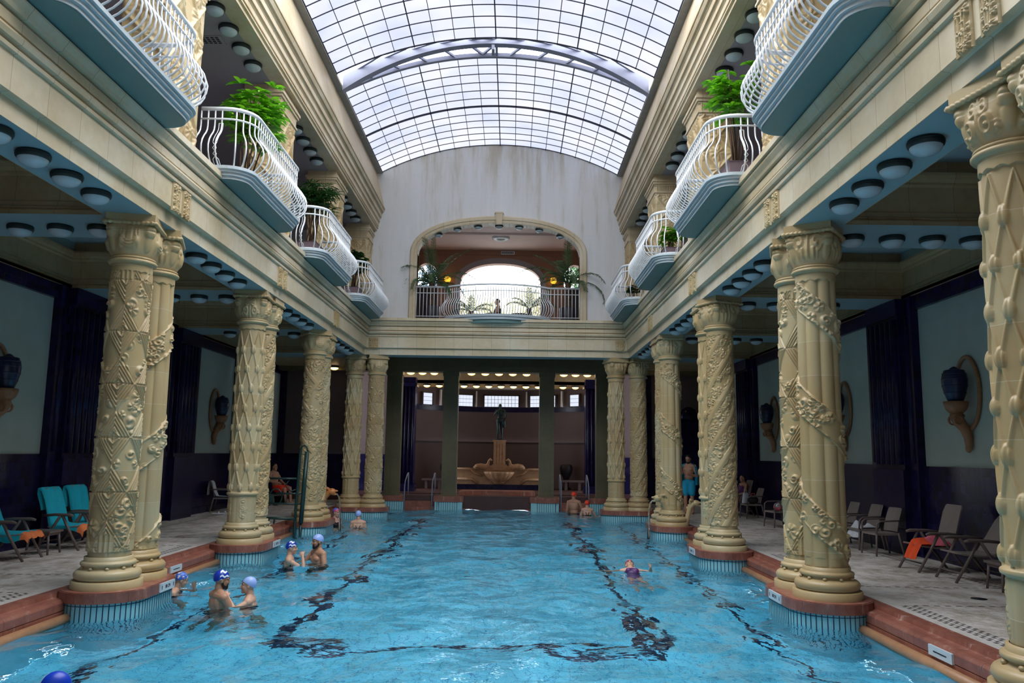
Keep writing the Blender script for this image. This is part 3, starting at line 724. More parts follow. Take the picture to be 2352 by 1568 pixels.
# ------------------------------------------------------------------ carved piers of the gallery
def pier_shaft():
    hx,hy=.36,.60; per=2*(2*hx+2*hy); n=216; k=150
    p=np.linspace(0,per,n,endpoint=False); z=np.linspace(6.2,8.82,k)
    X=np.zeros(n);Y=np.zeros(n);NX=np.zeros(n);NY=np.zeros(n);U=np.zeros(n);W=np.zeros(n)
    for i,d in enumerate(p):
        if d<2*hx: X[i],Y[i],NX[i],NY[i],U[i],W[i]=-hx+d,-hy,0,-1,d,2*hx
        elif d<2*hx+2*hy: e=d-2*hx; X[i],Y[i],NX[i],NY[i],U[i],W[i]=hx,-hy+e,1,0,e,2*hy
        elif d<4*hx+2*hy: e=d-2*hx-2*hy; X[i],Y[i],NX[i],NY[i],U[i],W[i]=hx-e,hy,0,1,e,2*hx
        else: e=d-4*hx-2*hy; X[i],Y[i],NX[i],NY[i],U[i],W[i]=-hx,hy-e,-1,0,e,2*hy
    Uu,Zz=np.meshgrid(U-W/2,z,indexing='ij'); Ww=np.repeat(W[:,None],k,1)
    cell=np.where(Ww>1,Ww/2,Ww); a=((Uu/cell+.5*(Ww>1)+.5)%1-.5)*cell; c=((Zz-6.2)/.72%1-.5)*.72
    d1=np.abs(a/cell*1.0)+np.abs(c/.72); bandm=np.exp(-((d1-.5)/.045)**2)
    ang=np.arctan2(c,a); rr=np.hypot(a,c)
    ros=np.clip(1-rr/.17,0,1)**.5*(.6+.4*np.cos(ang*9)); ctr=np.exp(-(rr/.03)**2)
    a2=np.abs(a)-cell/2; c2=np.abs(c)-.36; r2=np.hypot(a2,c); r3=np.hypot(a,c2)
    fan=np.clip(1-np.minimum(r2,r3)/.18,0,1)**.5*(.6+.4*np.cos(np.where(r2<r3,np.arctan2(c,a2),np.arctan2(c2,a))*10))
    H=np.maximum.reduce([.045*bandm,.055*ros,.055*ctr,.05*fan]); e=np.minimum(Ww/2-np.abs(Uu),.06)/.06; H*=np.clip(e,0,1)
    P=np.stack([X[:,None]+NX[:,None]*H,Y[:,None]+NY[:,None]*H,Zz],-1)
    b=MB(); b.grid(P,wrap=True,sm=True); return b
def mkdata(b,name,m):
    o=b.build(name,m); d=o.data; bpy.data.objects.remove(o); return d
PS=mkdata(pier_shaft(),'shaft',M['column'])
b=MB()
for o,z0,z1 in((.02,8.80,8.86),(.05,8.86,8.90),(.01,8.90,9.06),(.035,9.06,9.10),(.07,9.10,9.16),(.10,9.16,9.22),(.05,9.22,9.35)):
    b.box(-.36-o,.36+o,-.60-o,.60+o,z0,z1)
for k in range(16): b.box(-.34+.045*k,-.34+.045*k+.02,-.635,.635,8.90,9.06)
for k in range(26): b.box(-.395,.395,-.58+.046*k,-.58+.046*k+.02,8.90,9.06)
PC=mkdata(b,'capital',M['upper'])
for s,sn in SIDES:
    for i,c in enumerate(PAIRS[1:]+[26.55]):
        y=c-.05 if i<3 else 26.3
        r=thing('gallery_pier',f"square carved stone pier on the {sn} gallery, {['nearest','second','third','last against the end wall'][i]}",'pier',(s*4.70,y,0),0,'carved gallery piers'); r['kind']='thing'
        if i==3: r.scale=(1,.72,1)
        link('shaft',PS,r); link('capital',PC,r); r.scale=(.95,r.scale.y*.97,1)
# ------------------------------------------------------------------ glazed barrel roof
SA,SR,SZ=4.10,1.04,11.47      # half width, rise, springing
RAD=(SA*SA+SR*SR)/(2*SR); CZ=SZ+SR-RAD; AM=math.asin(SA/RAD)
def rp(u,r=0.): a=-AM+2*AM*u; return ((RAD+r)*math.sin(a),CZ+(RAD+r)*math.cos(a))
win=thing('window_1','barrel vaulted skylight of frosted glass panes in dark glazing bars','skylight'); win['kind']='structure'
GAP0,GAP1=19.45,20.45; ROWS=.52
segs=[(GAP1,YEND,0.),(GAP0-7*ROWS,GAP0,.0)]
def roofsec(y0,y1,n,rr):
    us=np.linspace(0,1,65); 
    A=np.array([[(rp(u,rr)[0],y,rp(u,rr)[1]) for y in np.linspace(y0,y1,n+1)] for u in us]); return A
g1=MB(); bars=MB(); step=YEND-6*ROWS-.02
for y0,y1,n,rr in((step,YEND,6,0.),(GAP1,step,6,.03),(GAP0-7*ROWS,GAP0,7,.0)):
    g1.grid(roofsec(y0,y1,n,rr),sm=True,flip=True)
    for i in range(17):
        w=.030 if i%4==0 else .017; x,z=rp(i/16,rr-.018); a=-AM+2*AM*i/16
        bars.bar((x,y0,z),(x,y1,z),w,.05,up=(math.sin(a),0,math.cos(a)))
    for k in range(n+1):
        y=y0+(y1-y0)*k/n; w=.045 if k in(0,n) else .017
        pts=[(rp(u,rr-.02)[0],rp(u,rr-.02)[1]) for u in np.linspace(0,1,49)]; pt2=[(rp(u,rr+.02)[0],rp(u,rr+.02)[1]) for u in np.linspace(0,1,49)]
        for q in range(48):
            a,c=pts[q],pts[q+1]; d,e=pt2[q],pt2[q+1]
            vs=[(a[0],y-w/2,a[1]),(c[0],y-w/2,c[1]),(c[0],y+w/2,c[1]),(a[0],y+w/2,a[1]),(d[0],y-w/2,d[1]),(e[0],y-w/2,e[1]),(e[0],y+w/2,e[1]),(d[0],y+w/2,d[1])]
            bars.add(vs,[(0,3,2,1),(0,1,5,4),(2,3,7,6)])
g1.build('panes',M['glazing'],win); bars.build('glazing_bars',M['mullion'],win)
# lattice arch truss in the open joint of the sliding roof
t=thing('roof_truss','grey arched steel truss with diagonal braces across the open roof joint','truss'); t['kind']='thing'
b=MB()
ya,yb=20.06,20.34; up=lambda u:(rp(u,.05)[0],rp(u,.05)[1])
def strip(b,fn0,fn1,y0,y1,n=40,m=0):
    for q in range(n):
        a,c=fn0(q/n),fn0((q+1)/n); d,e=fn1(q/n),fn1((q+1)/n)
        b.add([(a[0],y0,a[1]),(c[0],y0,c[1]),(c[0],y1,c[1]),(a[0],y1,a[1]),(d[0],y0,d[1]),(e[0],y0,e[1]),(e[0],y1,e[1]),(d[0],y1,d[1])],[(0,3,2,1),(4,5,6,7),(0,1,5,4),(2,3,7,6)],m)
zc=lambda u,c,d,k: c-d*abs(2*u-1)**k
lowb=lambda u:(rp(u)[0]*.985,zc(u,12.60,1.36,2.0)); lowt=lambda u:(rp(u)[0]*.985,zc(u,12.76,1.12,2.0))
strip(b,lowb,lowt,19.92,20.14); b.build('lower_chord',M['truss'],t)
b=MB(); strip(b,lambda u:rp(u,-.05),lambda u:rp(u,.06),20.36,20.47); b.build('rear_chord',M['truss'],t); b=MB(); strip(b,lambda u:rp(u,.02),lambda u:rp(u,.10),19.44,19.52); b.build('front_chord',M['truss'],t)
b=MB()
for i in range(11):
    u=.05+.90*i/10; a=lowt(u); k=.05 if u<.5 else -.05; c=rp(u+k,.0); b.bar((a[0],20.1,a[1]-.05),(c[0],20.40,c[1]),.06,.06)
    c2=rp(u+2.2*k,.06); b.bar((a[0],19.95,a[1]),(c2[0],19.48,c2[1]),.06,.06)
b.bar((0,20.0,12.7),(0,20.40,rp(.5)[1]),.07,.09); b.box(-.13,-.05,19.95,20.3,12.45,12.62); b.build('braces',M['truss'],t)
# ------------------------------------------------------------------ end wall with the arched opening
AW,AB,ASP,AZ0=2.78,1.10,8.56,6.2
def archz(x,off=0.): 
    a=AW+off;bb=AB+off; t=min(1,abs(x)/a); return ASP+bb*max(0,(1-t**2.2))**(1/2.2)
def rz(x): return CZ+math.sqrt(RAD**2-x*x)
xs=sorted(set([round(v,4) for v in list(np.linspace(-4.1,4.1,83))]+[-AW,AW]+[sg*AW*math.cos(a) for sg in(-1,1) for a in np.linspace(0,.7,14)]+[4.9,-4.9,8.6,-8.6,4.3,-4.3]))
b=MB()
for a,c in zip(xs[:-1],xs[1:]):
    inside=max(abs(a),abs(c))<=AW+1e-6
    za=archz(a) if inside else AZ0; zc=archz(c) if inside else AZ0
    ta=rz(a)-.02 if abs(a)<=4.1 else 11.45; tc=rz(c)-.02 if abs(c)<=4.1 else 11.45
    for y,fl in((YEND,0),(YEND+.35,1)):
        q=[(a,y,za),(c,y,zc),(c,y,tc),(a,y,ta)]; b.add(q,[(0,1,2,3) if not fl else (3,2,1,0)])
    if inside: b.add([(a,YEND,za),(c,YEND,zc),(c,YEND+.35,zc),(a,YEND+.35,za)],[(3,2,1,0)])
for sg in(-1,1): b.add([(sg*AW,YEND,AZ0),(sg*AW,YEND,ASP),(sg*AW,YEND+.35,ASP),(sg*AW,YEND+.35,AZ0)],[(0,1,2,3)])
struct(b.build('wall_end',M['plaster']))
# stone surround of the arch
def archpath(off,n=60):
    L=[(-AW-off,AZ0)]; 
    for i in range(n+1):
        a=PI-PI*i/n; ca,sa=math.cos(a),math.sin(a); e=2/2.2
        L.append(((AW+off)*math.copysign(abs(ca)**e,ca),ASP+(AB+off)*abs(sa)**e))
    return L+[(AW+off,AZ0)]
b=MB(); rows=[(0.,YEND+.36),(0.,YEND-.05),(.03,YEND-.06),(.10,YEND-.06),(.115,YEND-.09),(.22,YEND-.09),(.25,YEND-.06),(.265,YEND)]
PP=[archpath(o) for o,_ in rows]
A=np.array([[(PP[k][i][0],rows[k][1],PP[k][i][1]) for k in range(len(rows))] for i in range(len(PP[0]))]); b.grid(A,sm=False)
struct(b.build('trim_13',M['upper']))
b=MB(); b.add([(-.10,YEND-.14,9.62),(.10,YEND-.14,9.62),(.13,YEND-.14,10.02),(-.13,YEND-.14,10.02),(-.10,YEND,9.62),(.10,YEND,9.62),(.13,YEND,10.02),(-.13,YEND,10.02)],[(0,1,2,3),(1,5,6,2),(4,0,3,7),(3,2,6,7),(0,4,5,1)])
b.box(-.15,.15,YEND-.15,YEND,9.99,10.04); struct(b.build('trim_14',M['upper']))
# ledge in front of the wall
b=MB(); b.box(-4.13,4.13,26.02,YEND+5,6.1,6.2); struct(b.build('trim_15',M['plaster']))
# ------------------------------------------------------------------ inner portico and apse beyond the pool
FZ=.20
b=MB(); b.box(-8.6,8.6,30.62,39.9,-.4,FZ); struct(b.build('floor_apse',M['apsefloor']))
b=MB(); b.box(-8.6,8.6,30.2,30.85,4.86,6.1); b.box(-8.6,8.6,30.16,30.2,5.02,5.10); b.box(-8.6,8.6,30.15,30.2,5.40,6.1); struct(b.build('trim_16',M['portico']))
# soffits: over the far pool end, and warm ceiling of the apse with lamp bands
b=MB(); b.box(-8.6,8.6,26.95,30.2,5.56,5.7); struct(b.build('ceiling_far_pool',M['portico']))
b=MB(); b.box(-8.6,8.6,30.85,31.55,4.98,5.1); b.box(-8.6,8.6,36.6,37.3,4.95,5.1); b.box(-8.6,8.6,31.55,36.6,5.5,5.6); b.box(-8.6,8.6,37.3,40.2,4.85,5.1)
b.box(-8.6,8.6,31.5,31.55,4.98,5.5); b.box(-8.6,8.6,36.6,36.65,4.95,5.5); struct(b.build('ceiling_apse',M['coffer']))
# pillars on the end of the pool
PX=[-3.95,-1.80,1.85,4.0]
for i,x in enumerate(PX):
    t=thing('square_pillar',f"plain square stone pillar at the far pool end, {ORD[i]} of four from the left",'pillar',(x,30.52,0),0,'portico pillars'); t['kind']='thing'
    b=MB(); b.box(-.28,.28,-.22,.22,FZ,4.86); b.box(-.31,.31,-.25,.25,FZ,FZ+.06); b.build('shaft',M['portico'],t)
    b=MB(); b.box(-.31,.31,-.25,.25,4.70,4.86); b.box(-.29,.29,-.235,.235,4.42,4.46); b.build('capital',M['portico'],t)
# end kerb: red coping, tile panels, stairs
b=MB()
for x0,x1 in((-5.0,-3.45),(-2.35,-1.25),(1.25,2.35),(3.45,5.0)): b.box(x0,x1,30.25,30.8,.0,FZ,0)
for x in(-1.8,1.85): b.box(x-.37,x+.37,30.12,30.8,.0,FZ+.01,0)
for sg in(-1,1):
    for k in range(4): b.box(sg*2.35,sg*3.45,30.25+.16*k,30.8,-.62+.2*k-.0,-.42+.2*k+.02,0)
n=20
for k in range(3):
    pts=[(x,31.0+.18*k-.35*(1-(x/1.45)**2)*-1) for x in np.linspace(-1.45,1.45,n)]
    poly=[(-1.45,32.2)]+[(x,30.42+.22*k+.42*(1-(x/1.45)**2)) for x in np.linspace(-1.45,1.45,n)]+[(1.45,32.2)]
    b.prism(poly,-.5+.22*k,-.27+.22*k+.01,0)
poly=[(-1.45,32.4)]+[(x,31.0+.42*(1-(x/1.45)**2)) for x in np.linspace(-1.45,1.45,n)]+[(1.45,32.4)]
b.prism(poly,.1,.36,0)
b.box(-5,5,31.9,32.3,-.4,FZ,0)
struct(b.build('trim_17',M['red']))
b=MB(); b.box(-5,-3.45,30.28,30.7,POOLZ,0,0); b.box(3.45,5,30.28,30.7,POOLZ,0,0); b.box(-5,5,30.45,30.6,POOLZ,-.55,0)
for x in(-1.8,1.85): b.box(x-.34,x+.34,30.16,30.7,POOLZ,0,0)
for x0,x1 in((-2.32,-2.14),(-1.46,-1.28),(1.28,1.51),(2.19,2.32)): b.box(x0,x1,30.28,30.7,POOLZ,0,0)
for x in(-1.8,1.85):
    for k in range(9): b.box(x-.33+.0825*k-.007,x-.33+.0825*k+.007,30.155,30.16,-.9,-.0,1)
for x0,x1 in((-5,-3.45),(3.45,5),(-2.32,-2.14),(2.19,2.32)):
    for k in range(int((x1-x0)/.085)): b.box(x0+.085*k,x0+.085*k+.014,30.275,30.28,-.9,0,1)
struct(b.build('trim_18',[M['skirt'],M['skirtline']]))
# lit lamps
for k,x in enumerate((-3.46,-3.0,-2.54)): lamp(x,31.2,4.98,f"lit warm dome lamp over the left stair of the apse, {ORD[k]} from left",'lit dome lamps of the apse',True)
for k,x in enumerate((-1.08,-.54,0,.54,1.08)): lamp(x,31.2,4.98,f"lit warm dome lamp between the middle pillars, {ORD[k]} of five from left",'lit dome lamps of the apse',True)
for k,x in enumerate((2.54,3.0,3.46)): lamp(x,31.2,4.98,f"lit warm dome lamp over the right stair of the apse, {ORD[k]} from left",'lit dome lamps of the apse',True)
for k in range(13): lamp(-3.44+.5733*k,36.95,4.95,f"lit warm dome lamp in the back row of the apse, {['first','second','third','fourth','fifth','sixth','seventh','eighth','ninth','tenth','eleventh','twelfth','thirteenth'][k]} from left",'lit dome lamps of the apse',True)
for i,(x,y) in enumerate(((-6.2,30.0),(6.2,30.0))):
    lamp(x,y,5.0,f"single lit dome lamp at the far end of the {'left' if x<0 else 'right'} aisle behind the columns",'lit dome lamps at the aisle ends',True)
# curved apse wall
def apx(x,r=0.): return 34.0+math.sqrt(max(0,(5.05-r)**2-x*x))
def apband(z0,z1,mat,name,r=0.,x0=-4.3,x1=4.3,n=44):
    b=MB(); xs=np.linspace(x0,x1,n); A=np.array([[(x,apx(x,r),z) for z in(z0,z1)] for x in xs]); b.grid(A,sm=True); struct(b.build(name,mat))
apband(FZ,2.30,M['apse'],'wall_apse_lower',.12); apband(2.30,3.80,M['apse'],'wall_apse_upper',.0)
apband(2.26,2.34,M['dark'],'trim_19',.14)
apband(3.78,4.02,M['navy'],'trim_20',.06)
b=MB(); xs=np.linspace(-4.3,4.3,120); A=np.array([[(x,apx(x,-.02),z) for z in(4.0,4.9)] for x in xs]); b.grid(A,sm=True); struct(b.build('wall_apse_clerestory',M['apse']))
for sg in(-1,1):
    b=MB(); b.box(sg*4.3,sg*8.6,34.0,34.2,FZ,5.5); b.box(sg*4.3,sg*8.6,33.9,34.0,FZ,1.7,1); struct(b.build('wall_apse_side',[M['apse'],M['navy']]))
# glass-block windows follow the curve
for i,(x,wd) in enumerate(((-3.55,.55),(-2.05,1.30),(0,1.66),(2.05,1.30),(3.55,.55))):
    th=math.asin(x/5.05); y=34+5.0*math.cos(th)
    t=thing(f'window_{i+2}',f"glass block window high in the apse wall, {ORD[i]} of five from left",'window',(5.0*math.sin(th),y,4.30),-th); t['kind']='structure'
    b=MB(); nb=max(3,round(wd/.16)); 
    for k in range(nb):
        for j in range(3): b.box(-wd/2+wd*k/nb+.008,-wd/2+wd*(k+1)/nb-.008,-.10,-.06,-.27+.18*j+.008,-.27+.18*(j+1)-.008)
    b.build('glass_blocks',M['blockglass'],t)
    b=MB(); b.box(-wd/2,wd/2,-.07,-.05,-.27,.27); 
    for q in(-1,1): b.box(q*wd/2,q*(wd/2+.06),-.14,-.02,-.30,.33)
    b.box(-wd/2-.06,wd/2+.06,-.14,-.02,.27,.33); b.build('frame',M['dark'],t)
for i,x in enumerate((-1.25,1.25,-2.95,2.95)):
    th=math.asin(x/5.05)
    b=MB(); b.box(-.03,.03,-.12,0,0,.75); b.build('trim_21',M['white'],None,(5.0*math.sin(th),34+5.0*math.cos(th),4.02),-th)['kind']='structure'
# navy tiled columns at the apse corners
for i,x in enumerate((-3.86,3.92)):
    b=MB(); b.box(x-.30,x+.30,33.7,34.3,FZ,4.95); 
    for k in range(4): b.tube([(x-.24+.16*k,33.7,.5),(x-.24+.16*k,33.7,4.6)],.06,8)
    b.box(x-.36,x+.36,33.6,34.4,4.55,4.7); b.box(x-.36,x+.36,33.6,34.4,FZ,.5)
    o=tag(b.build('tiled_column',M['navy']),f"square navy tiled column at the {'left' if x<0 else 'right'} corner of the apse",'column'); o['kind']='thing'
# far walls of the aisles
for s,sn in SIDES:
    b=MB(); b.box(s*5.6,s*8.6,30.9,31.0,0,5.0,0); b.box(s*5.6,s*8.6,30.86,30.9,0,1.7,1); b.box(s*5.6,s*5.9,30.8,30.9,0,5,1); b.box(s*8.2,s*8.5,30.8,30.9,0,5,1); struct(b.build('wall_aisle_end_'+sn,[M['apse'],M['navy']]))
    b=MB(); b.box(s*5.07,s*8.45,26.95,31,5.0,5.1); struct(b.build('ceiling_aisle_end_'+sn,M['coffer']))
    # dark green pipe rails in front
# ------------------------------------------------------------------ fountain with statue
t=thing('wall_fountain','sandstone wall fountain with shell basin and pedestal in the apse','fountain',(-.02,36.2,FZ))
b=MB(); pr=[(-1.9,0),(-1.9,.92),(-1.25,.92)]+[(x,.92+.14*math.cos((x/1.25)*PI/2)) for x in np.linspace(-1.2,1.2,13)]+[(1.25,.92),(1.9,.92),(1.9,0)]
b.v=[];
n=len(pr); b.add([(x,y,z) for y in(.25,.75) for x,z in pr],[tuple(range(n)),tuple(range(n,2*n))[::-1]]+[(i,n+i,n+(i+1)%n,(i+1)%n) for i in range(n)])
for sg in(-1,1):
    b.tube([(sg*1.9,.22,.90),(sg*1.3,.22,.90),(sg*1.1,.18,.70),(sg*.75,.1,.60)],.05,8); b.tube([(sg*1.88,.22,.45),(sg*1.2,.20,.45),(sg*.95,.15,.25)],.06,8)
b.build('back_screen',M['fountain'],t)
b=MB()
th=np.linspace(0,2*PI,72,endpoint=False); pz=[(.12,.32),(.28,.36),(.48,.50),(.62,.68),(.66,.78),(.62,.80),(.55,.74),(.2,.66)]
A=np.array([[((r*(1+.05*abs(math.cos(9*a))*(r>.2)))*math.cos(a),-.05+.75*(r*(1+.05*abs(math.cos(9*a))))*math.sin(a),z) for r,z in pz] for a in th]); b.grid(A,wrap=True)
b.lathe([(.10,.24),(.22,.27),(.3,.36)],24,cap=False); b.build('shell_basin',M['fountain'],t)
b=MB(); b.box(-.40,.40,.1,.7,.85,1.0); b.box(-.33,.33,.15,.68,1.0,1.1); b.box(-.27,.27,.18,.66,1.1,2.12); b.box(-.30,.30,.16,.68,2.12,2.20)
for k in range(4): b.box(-.22+.125*k,-.22+.125*k+.06,.165,.18,1.15,2.08)
b.build('pedestal',M['fountain'],t)
for sg in(-1,1):
    b=MB(); b.tube([(sg*1.15,.1,.95),(sg*.85,.05,1.02),(sg*.62,.02,1.0),(sg*.5,-.02,1.1),(sg*.47,-.04,1.26),(sg*.40,-.1,1.33),(sg*.32,-.16,1.29)],[.06,.14,.13,.07,.05,.06,.03],10)
    b.ball((sg*.9,.05,1.02),(.22,.14,.12),14,8); b.build('water_bird',M['fountain'],t)
b=MB(); b.box(-1.9,1.9,.1,.8,-.02,.22); b.build('dark_trough',M['navy'],t)
# bronze figure (built as one skinned body)
def skin_mesh(verts,edges,rad,sub=1,root=0,name='tmp'):
    me=bpy.data.meshes.new(name); me.from_pydata(verts,edges,[]); o=bpy.data.objects.new(name,me); COL.objects.link(o)
    m=o.modifiers.new('s','SKIN'); m.use_smooth_shade=True; m.branch_smoothing=.6
    if sub: o.modifiers.new('u','SUBSURF').levels=sub; o.modifiers['u'].render_levels=sub
    sv=me.skin_vertices[0].data
    for i,r in enumerate(rad): sv[i].radius=r if hasattr(r,'__len__') else (r,r); sv[i].use_root=(i==root)
    dg=bpy.context.evaluated_depsgraph_get(); d=bpy.data.meshes.new_from_object(o.evaluated_get(dg)); 
    bpy.data.objects.remove(o); bpy.data.meshes.remove(me); return d
def mesh_to_mb(b,d,m=0,Mt=None):
    vs=[(Mt@v.co if Mt else v.co) for v in d.vertices]; b.add([tuple(v) for v in vs],[tuple(p.vertices) for p in d.polygons],m,True)
# ------------------------------------------------------------------ lounge behind the arch
Y0,Y1=YEND+.35,31.2
b=MB(); b.box(-4.4,4.4,Y0,Y1+.4,6.2,6.24); struct(b.build('floor_lounge',M['dark']))
b=MB(); b.box(-4.4,4.4,Y0,Y1,9.86,9.95); b.box(-4.4,4.4,28.7,28.78,9.80,9.86); struct(b.build('ceiling_lounge',M['pink']))
b=MB(); b.box(-4.4,4.4,Y1-.03,Y1+.03,9.66,9.86)
for sg in(-1,1): b.box(sg*3.9,sg*4.4,Y0,Y1,6.2,9.9)
struct(b.build('wall_lounge_side',M['loungewall']))
# back wall with a big flattened arch and two round-headed side windows
def wallwith(openings,x0,x1,z0,z1,y,th,mat,name):
    xs=set(np.round(np.linspace(x0,x1,60),4))
    for f,a,c in openings: xs|=set(np.round(np.linspace(a,c,33),4))
    xs=sorted(xs); b=MB()
    for a,c in zip(xs[:-1],xs[1:]):
        m=(a+c)/2; op=[o for o in openings if o[1]<=m<=o[2]]
        def q(za,zc,zta,ztc):
            for yy in(y,y+th):
                b.add([(a,yy,za),(c,yy,zc),(c,yy,ztc),(a,yy,zta)],[(0,1,2,3)])
        if op:
            f,_,_=op[0]; (l0,h0),(l1,h1)=f(a),f(c); q(z0,z0,l0,l1); q(h0,h1,z1,z1)
            b.add([(a,y,h0),(c,y,h1),(c,y+th,h1),(a,y+th,h0)],[(0,1,2,3)]); b.add([(a,y,l0),(c,y,l1),(c,y+th,l1),(a,y+th,l0)],[(0,1,2,3)])
        else: q(z0,z0,z1,z1)
    for f,a,c in openings:
        for xx in(a,c): l,h=f(xx); b.add([(xx,y,l),(xx,y+th,l),(xx,y+th,h),(xx,y,h)],[(0,1,2,3)])
    return struct(b.build(name,mat))
big=(lambda x:(6.2,8.50+.82*max(0,1-abs(x/1.60)**2.2)**(1/2.2)),-1.60,1.60)
sl=(lambda x:(8.30,8.80+.50*math.sqrt(max(0,1-((x+2.95)/.42)**2))),-3.37,-2.53)
sr=(lambda x:(8.30,8.80+.50*math.sqrt(max(0,1-((x-2.95)/.42)**2))),2.53,3.37)
wallwith([big,sl,sr],-4.4,4.4,6.2,9.9,Y1,.35,M['loungewall'],'wall_lounge_back')
b=MB(); rows=[(0.,Y1-.06),(.20,Y1-.06),(.22,Y1)]
def bp(off): return [(-1.6-off,6.2)]+[((1.6+off)*math.copysign(abs(math.cos(a))**(2/2.2),math.cos(a)),8.5+(.82+off)*abs(math.sin(a))**(2/2.2)) for a in [PI-PI*i/40 for i in range(41)]]+[(1.6+off,6.2)]
PPs=[bp(o) for o,_ in rows]; b.grid(np.array([[(PPs[k][i][0],rows[k][1],PPs[k][i][1]) for k in range(3)] for i in range(len(PPs[0]))]),sm=False)
struct(b.build('trim_22',M['gallery']))
for sg in(-1,1):
    b=MB(); b.box(sg*2.53,sg*3.37,Y1-.05,Y1+.2,6.24,8.3); struct(b.build('trim_23',M['dark']))
    r=thing('wall_sconce',f"glowing amber globe lamp on the lounge wall {'left' if sg<0 else 'right'} of the big arch",'wall lamp',(sg*2.1,Y1-.16,8.62),0,'amber lounge lamps')
    b=MB(); b.ball((0,0,0),.13,18,12); b.build('globe',M['amber'],r)
    b=MB(); b.box(-.04,.04,.02,.15,-.18,-.10); b.tube([(0,.1,-.14),(0,0,-.16),(0,0,-.1)],.018,8); b.build('bracket',M['dark'],r)
# lamps that follow the head of the arch
for k,x in enumerate((-2.10,-1.45,-.73,-.0,.70,1.40,2.12)):
    lamp(x,27.0,archz(x)+.02,f"grey dome lamp under the end wall arch, {ORD[k]} of seven from left",'dome lamps under the end arch',sc=.82)
r=thing('lounge_ceiling_lamp','flat oval white ring lamp in the middle of the pink lounge ceiling','ceiling lamp',(.02,29.25,9.86))
b=MB(); b.lathe([(.16,0),(.33,0),(.34,-.03),(.30,-.08),(.22,-.09),(.16,-.06)],32,cap=False); b.build('ring',M['white'],r)
b=MB(); b.lathe([(.001,-.05),(.17,-.05)],24,cap=False); b.build('diffuser',M['panel'],r)
b=MB(); b.box(-.27,.27,-.03,0,-.07,.07,0)
for k in range(9): b.box(-.24+.054*k,-.24+.054*k+.03,-.04,-.03,-.045,.045,1)
tag(b.build('wall_vent',[M['white'],M['ink']],None,(.28,Y1-.03,9.75)),'narrow white slotted vent above the big lounge arch','vent')
# railing across the arch: straight wings and a bowed middle
t=thing('arch_railing','white railing across the end wall arch with bowed bulging middle','railing',(0,26.62,0))
zb=6.34
def rp2(n=40):
    c=[(-2.78,0),(-1.72,0)]
    for i in range(1,n): u=i/n; x=-1.72+3.44*u; c.append((x,-.62*math.sin(PI*u)**.75))
    return c+[(1.72,0),(2.78,0)]
P=rp2(); f3=lambda z:[(x,y,z) for x,y in P]
b=MB(); b.tube(f3(zb+1.04),.032,10); b.build('top_rail',M['white'],t)
b=MB(); b.tube(f3(zb+.83),.016,8); b.tube(f3(zb+.03),.016,8); b.build('lower_rails',M['white'],t)
b=MB(); b.tube([(0,0,0),(0,0,1.03)],.012,6); ST=mkdata(b,'baluster',M['white'])
for sg in(-1,1):
    for k in range(9): link('baluster',ST,t,(sg*(1.80+.12*k),0,zb))
pts=resample([p for p in P if abs(p[0])<=1.73],44)
for p,e in pts:
    out=Vector((e.y,-e.x)); link('baluster',BALD,t,(p.x,p.y,zb),math.atan2(out.y,out.x))
o=tag(None or thing('bowed_balcony_slab','teal bowed balcony slab under the end arch railing','balcony slab',(0,26.62,0)),None,None)
c=[(x*1.02,-.86*math.sin(PI*(x/3.5+.5))**.75-.04) for x in np.linspace(-1.75,1.75,40)]
b=MB(); b.prism([(-1.78,.3)]+c+[(1.78,.3)],6.26,6.335); b.prism([(-1.72,.3)]+[(x*.97,y*.95) for x,y in c]+[(1.72,.3)],6.17,6.26); b.build('nosing',M['slab'],o)
b=MB(); b.prism([(-1.65,.3)]+[(x*.92,y*.88) for x,y in c]+[(1.65,.3)],6.06,6.17); b.build('underside',M['teal'],o)
# ------------------------------------------------------------------ potted date palms in the arch
def frond(b,base,dirv,L,droop,up,w=.27,n=40,m=0):
    L=L*1.12
    d=Vector(dirv).normalized(); p=Vector(base); pts=[]
    el=up
    for i in range(n):
        pts.append(p.copy()); st=L/n; p=p+Vector((d.x*math.cos(el),d.y*math.cos(el),math.sin(el)))*st; el-=droop/n*(.5+1.2*i/n)
    b.tube(pts,[.014*(1-.8*i/n)+.002 for i in range(n)],5,m)
    side0=Vector((-d.y,d.x,0))
    for i in range(3,n-1):
        tg=(pts[i+1]-pts[i]).normalized(); f=i/n; ll=w*(1.15-.75*abs(f-.35)-.25*f)*random.uniform(.85,1.15)
        nrm=side0.cross(tg).normalized()
        for sg in(-1,1):
            v=(side0*sg*.80+tg*.75+nrm*random.uniform(-.15,.45)).normalized(); e=pts[i]+v*ll; mid=pts[i]+v*ll*.5+nrm*.01; s2=tg*.014
            b.add([pts[i]-s2*.5,pts[i]+s2*.5,mid+s2,e,mid-s2],[(0,1,2,3,4)],m,False)
def palm(x,y,label,fr,z0=6.24,th=.9,pot=True,pr=.28):
    t=thing('potted_palm',label,'palm',(x,y,z0))
    if pot:
        b=MB(); b.lathe([(pr*.85,0),(pr,.05),(pr*1.05,.52),(pr*.95,.54),(pr*.9,.48)],24); b.build('planter',M['planter'],t)
        b=MB(); b.lathe([(.001,.47),(pr*.92,.47)],20,cap=False); b.build('soil',M['soil'],t)
    b=MB(); n=14
    for k in range(n):
        z=.45+th*k/n; b.lathe([(.085,z),(.115,z+.05),(.08,z+th/n+.01)],12,cap=False)
    b.build('trunk',M['bark'],t)
    b=MB()
    for (az,up,L,dr) in fr:
        a=math.radians(az); frond(b,(.03*math.cos(a),.03*math.sin(a),.45+th),(math.cos(a),math.sin(a),0),L,dr,math.radians(up))
    b.build('fronds',M['leaf_palm'],t)
random.seed(3)
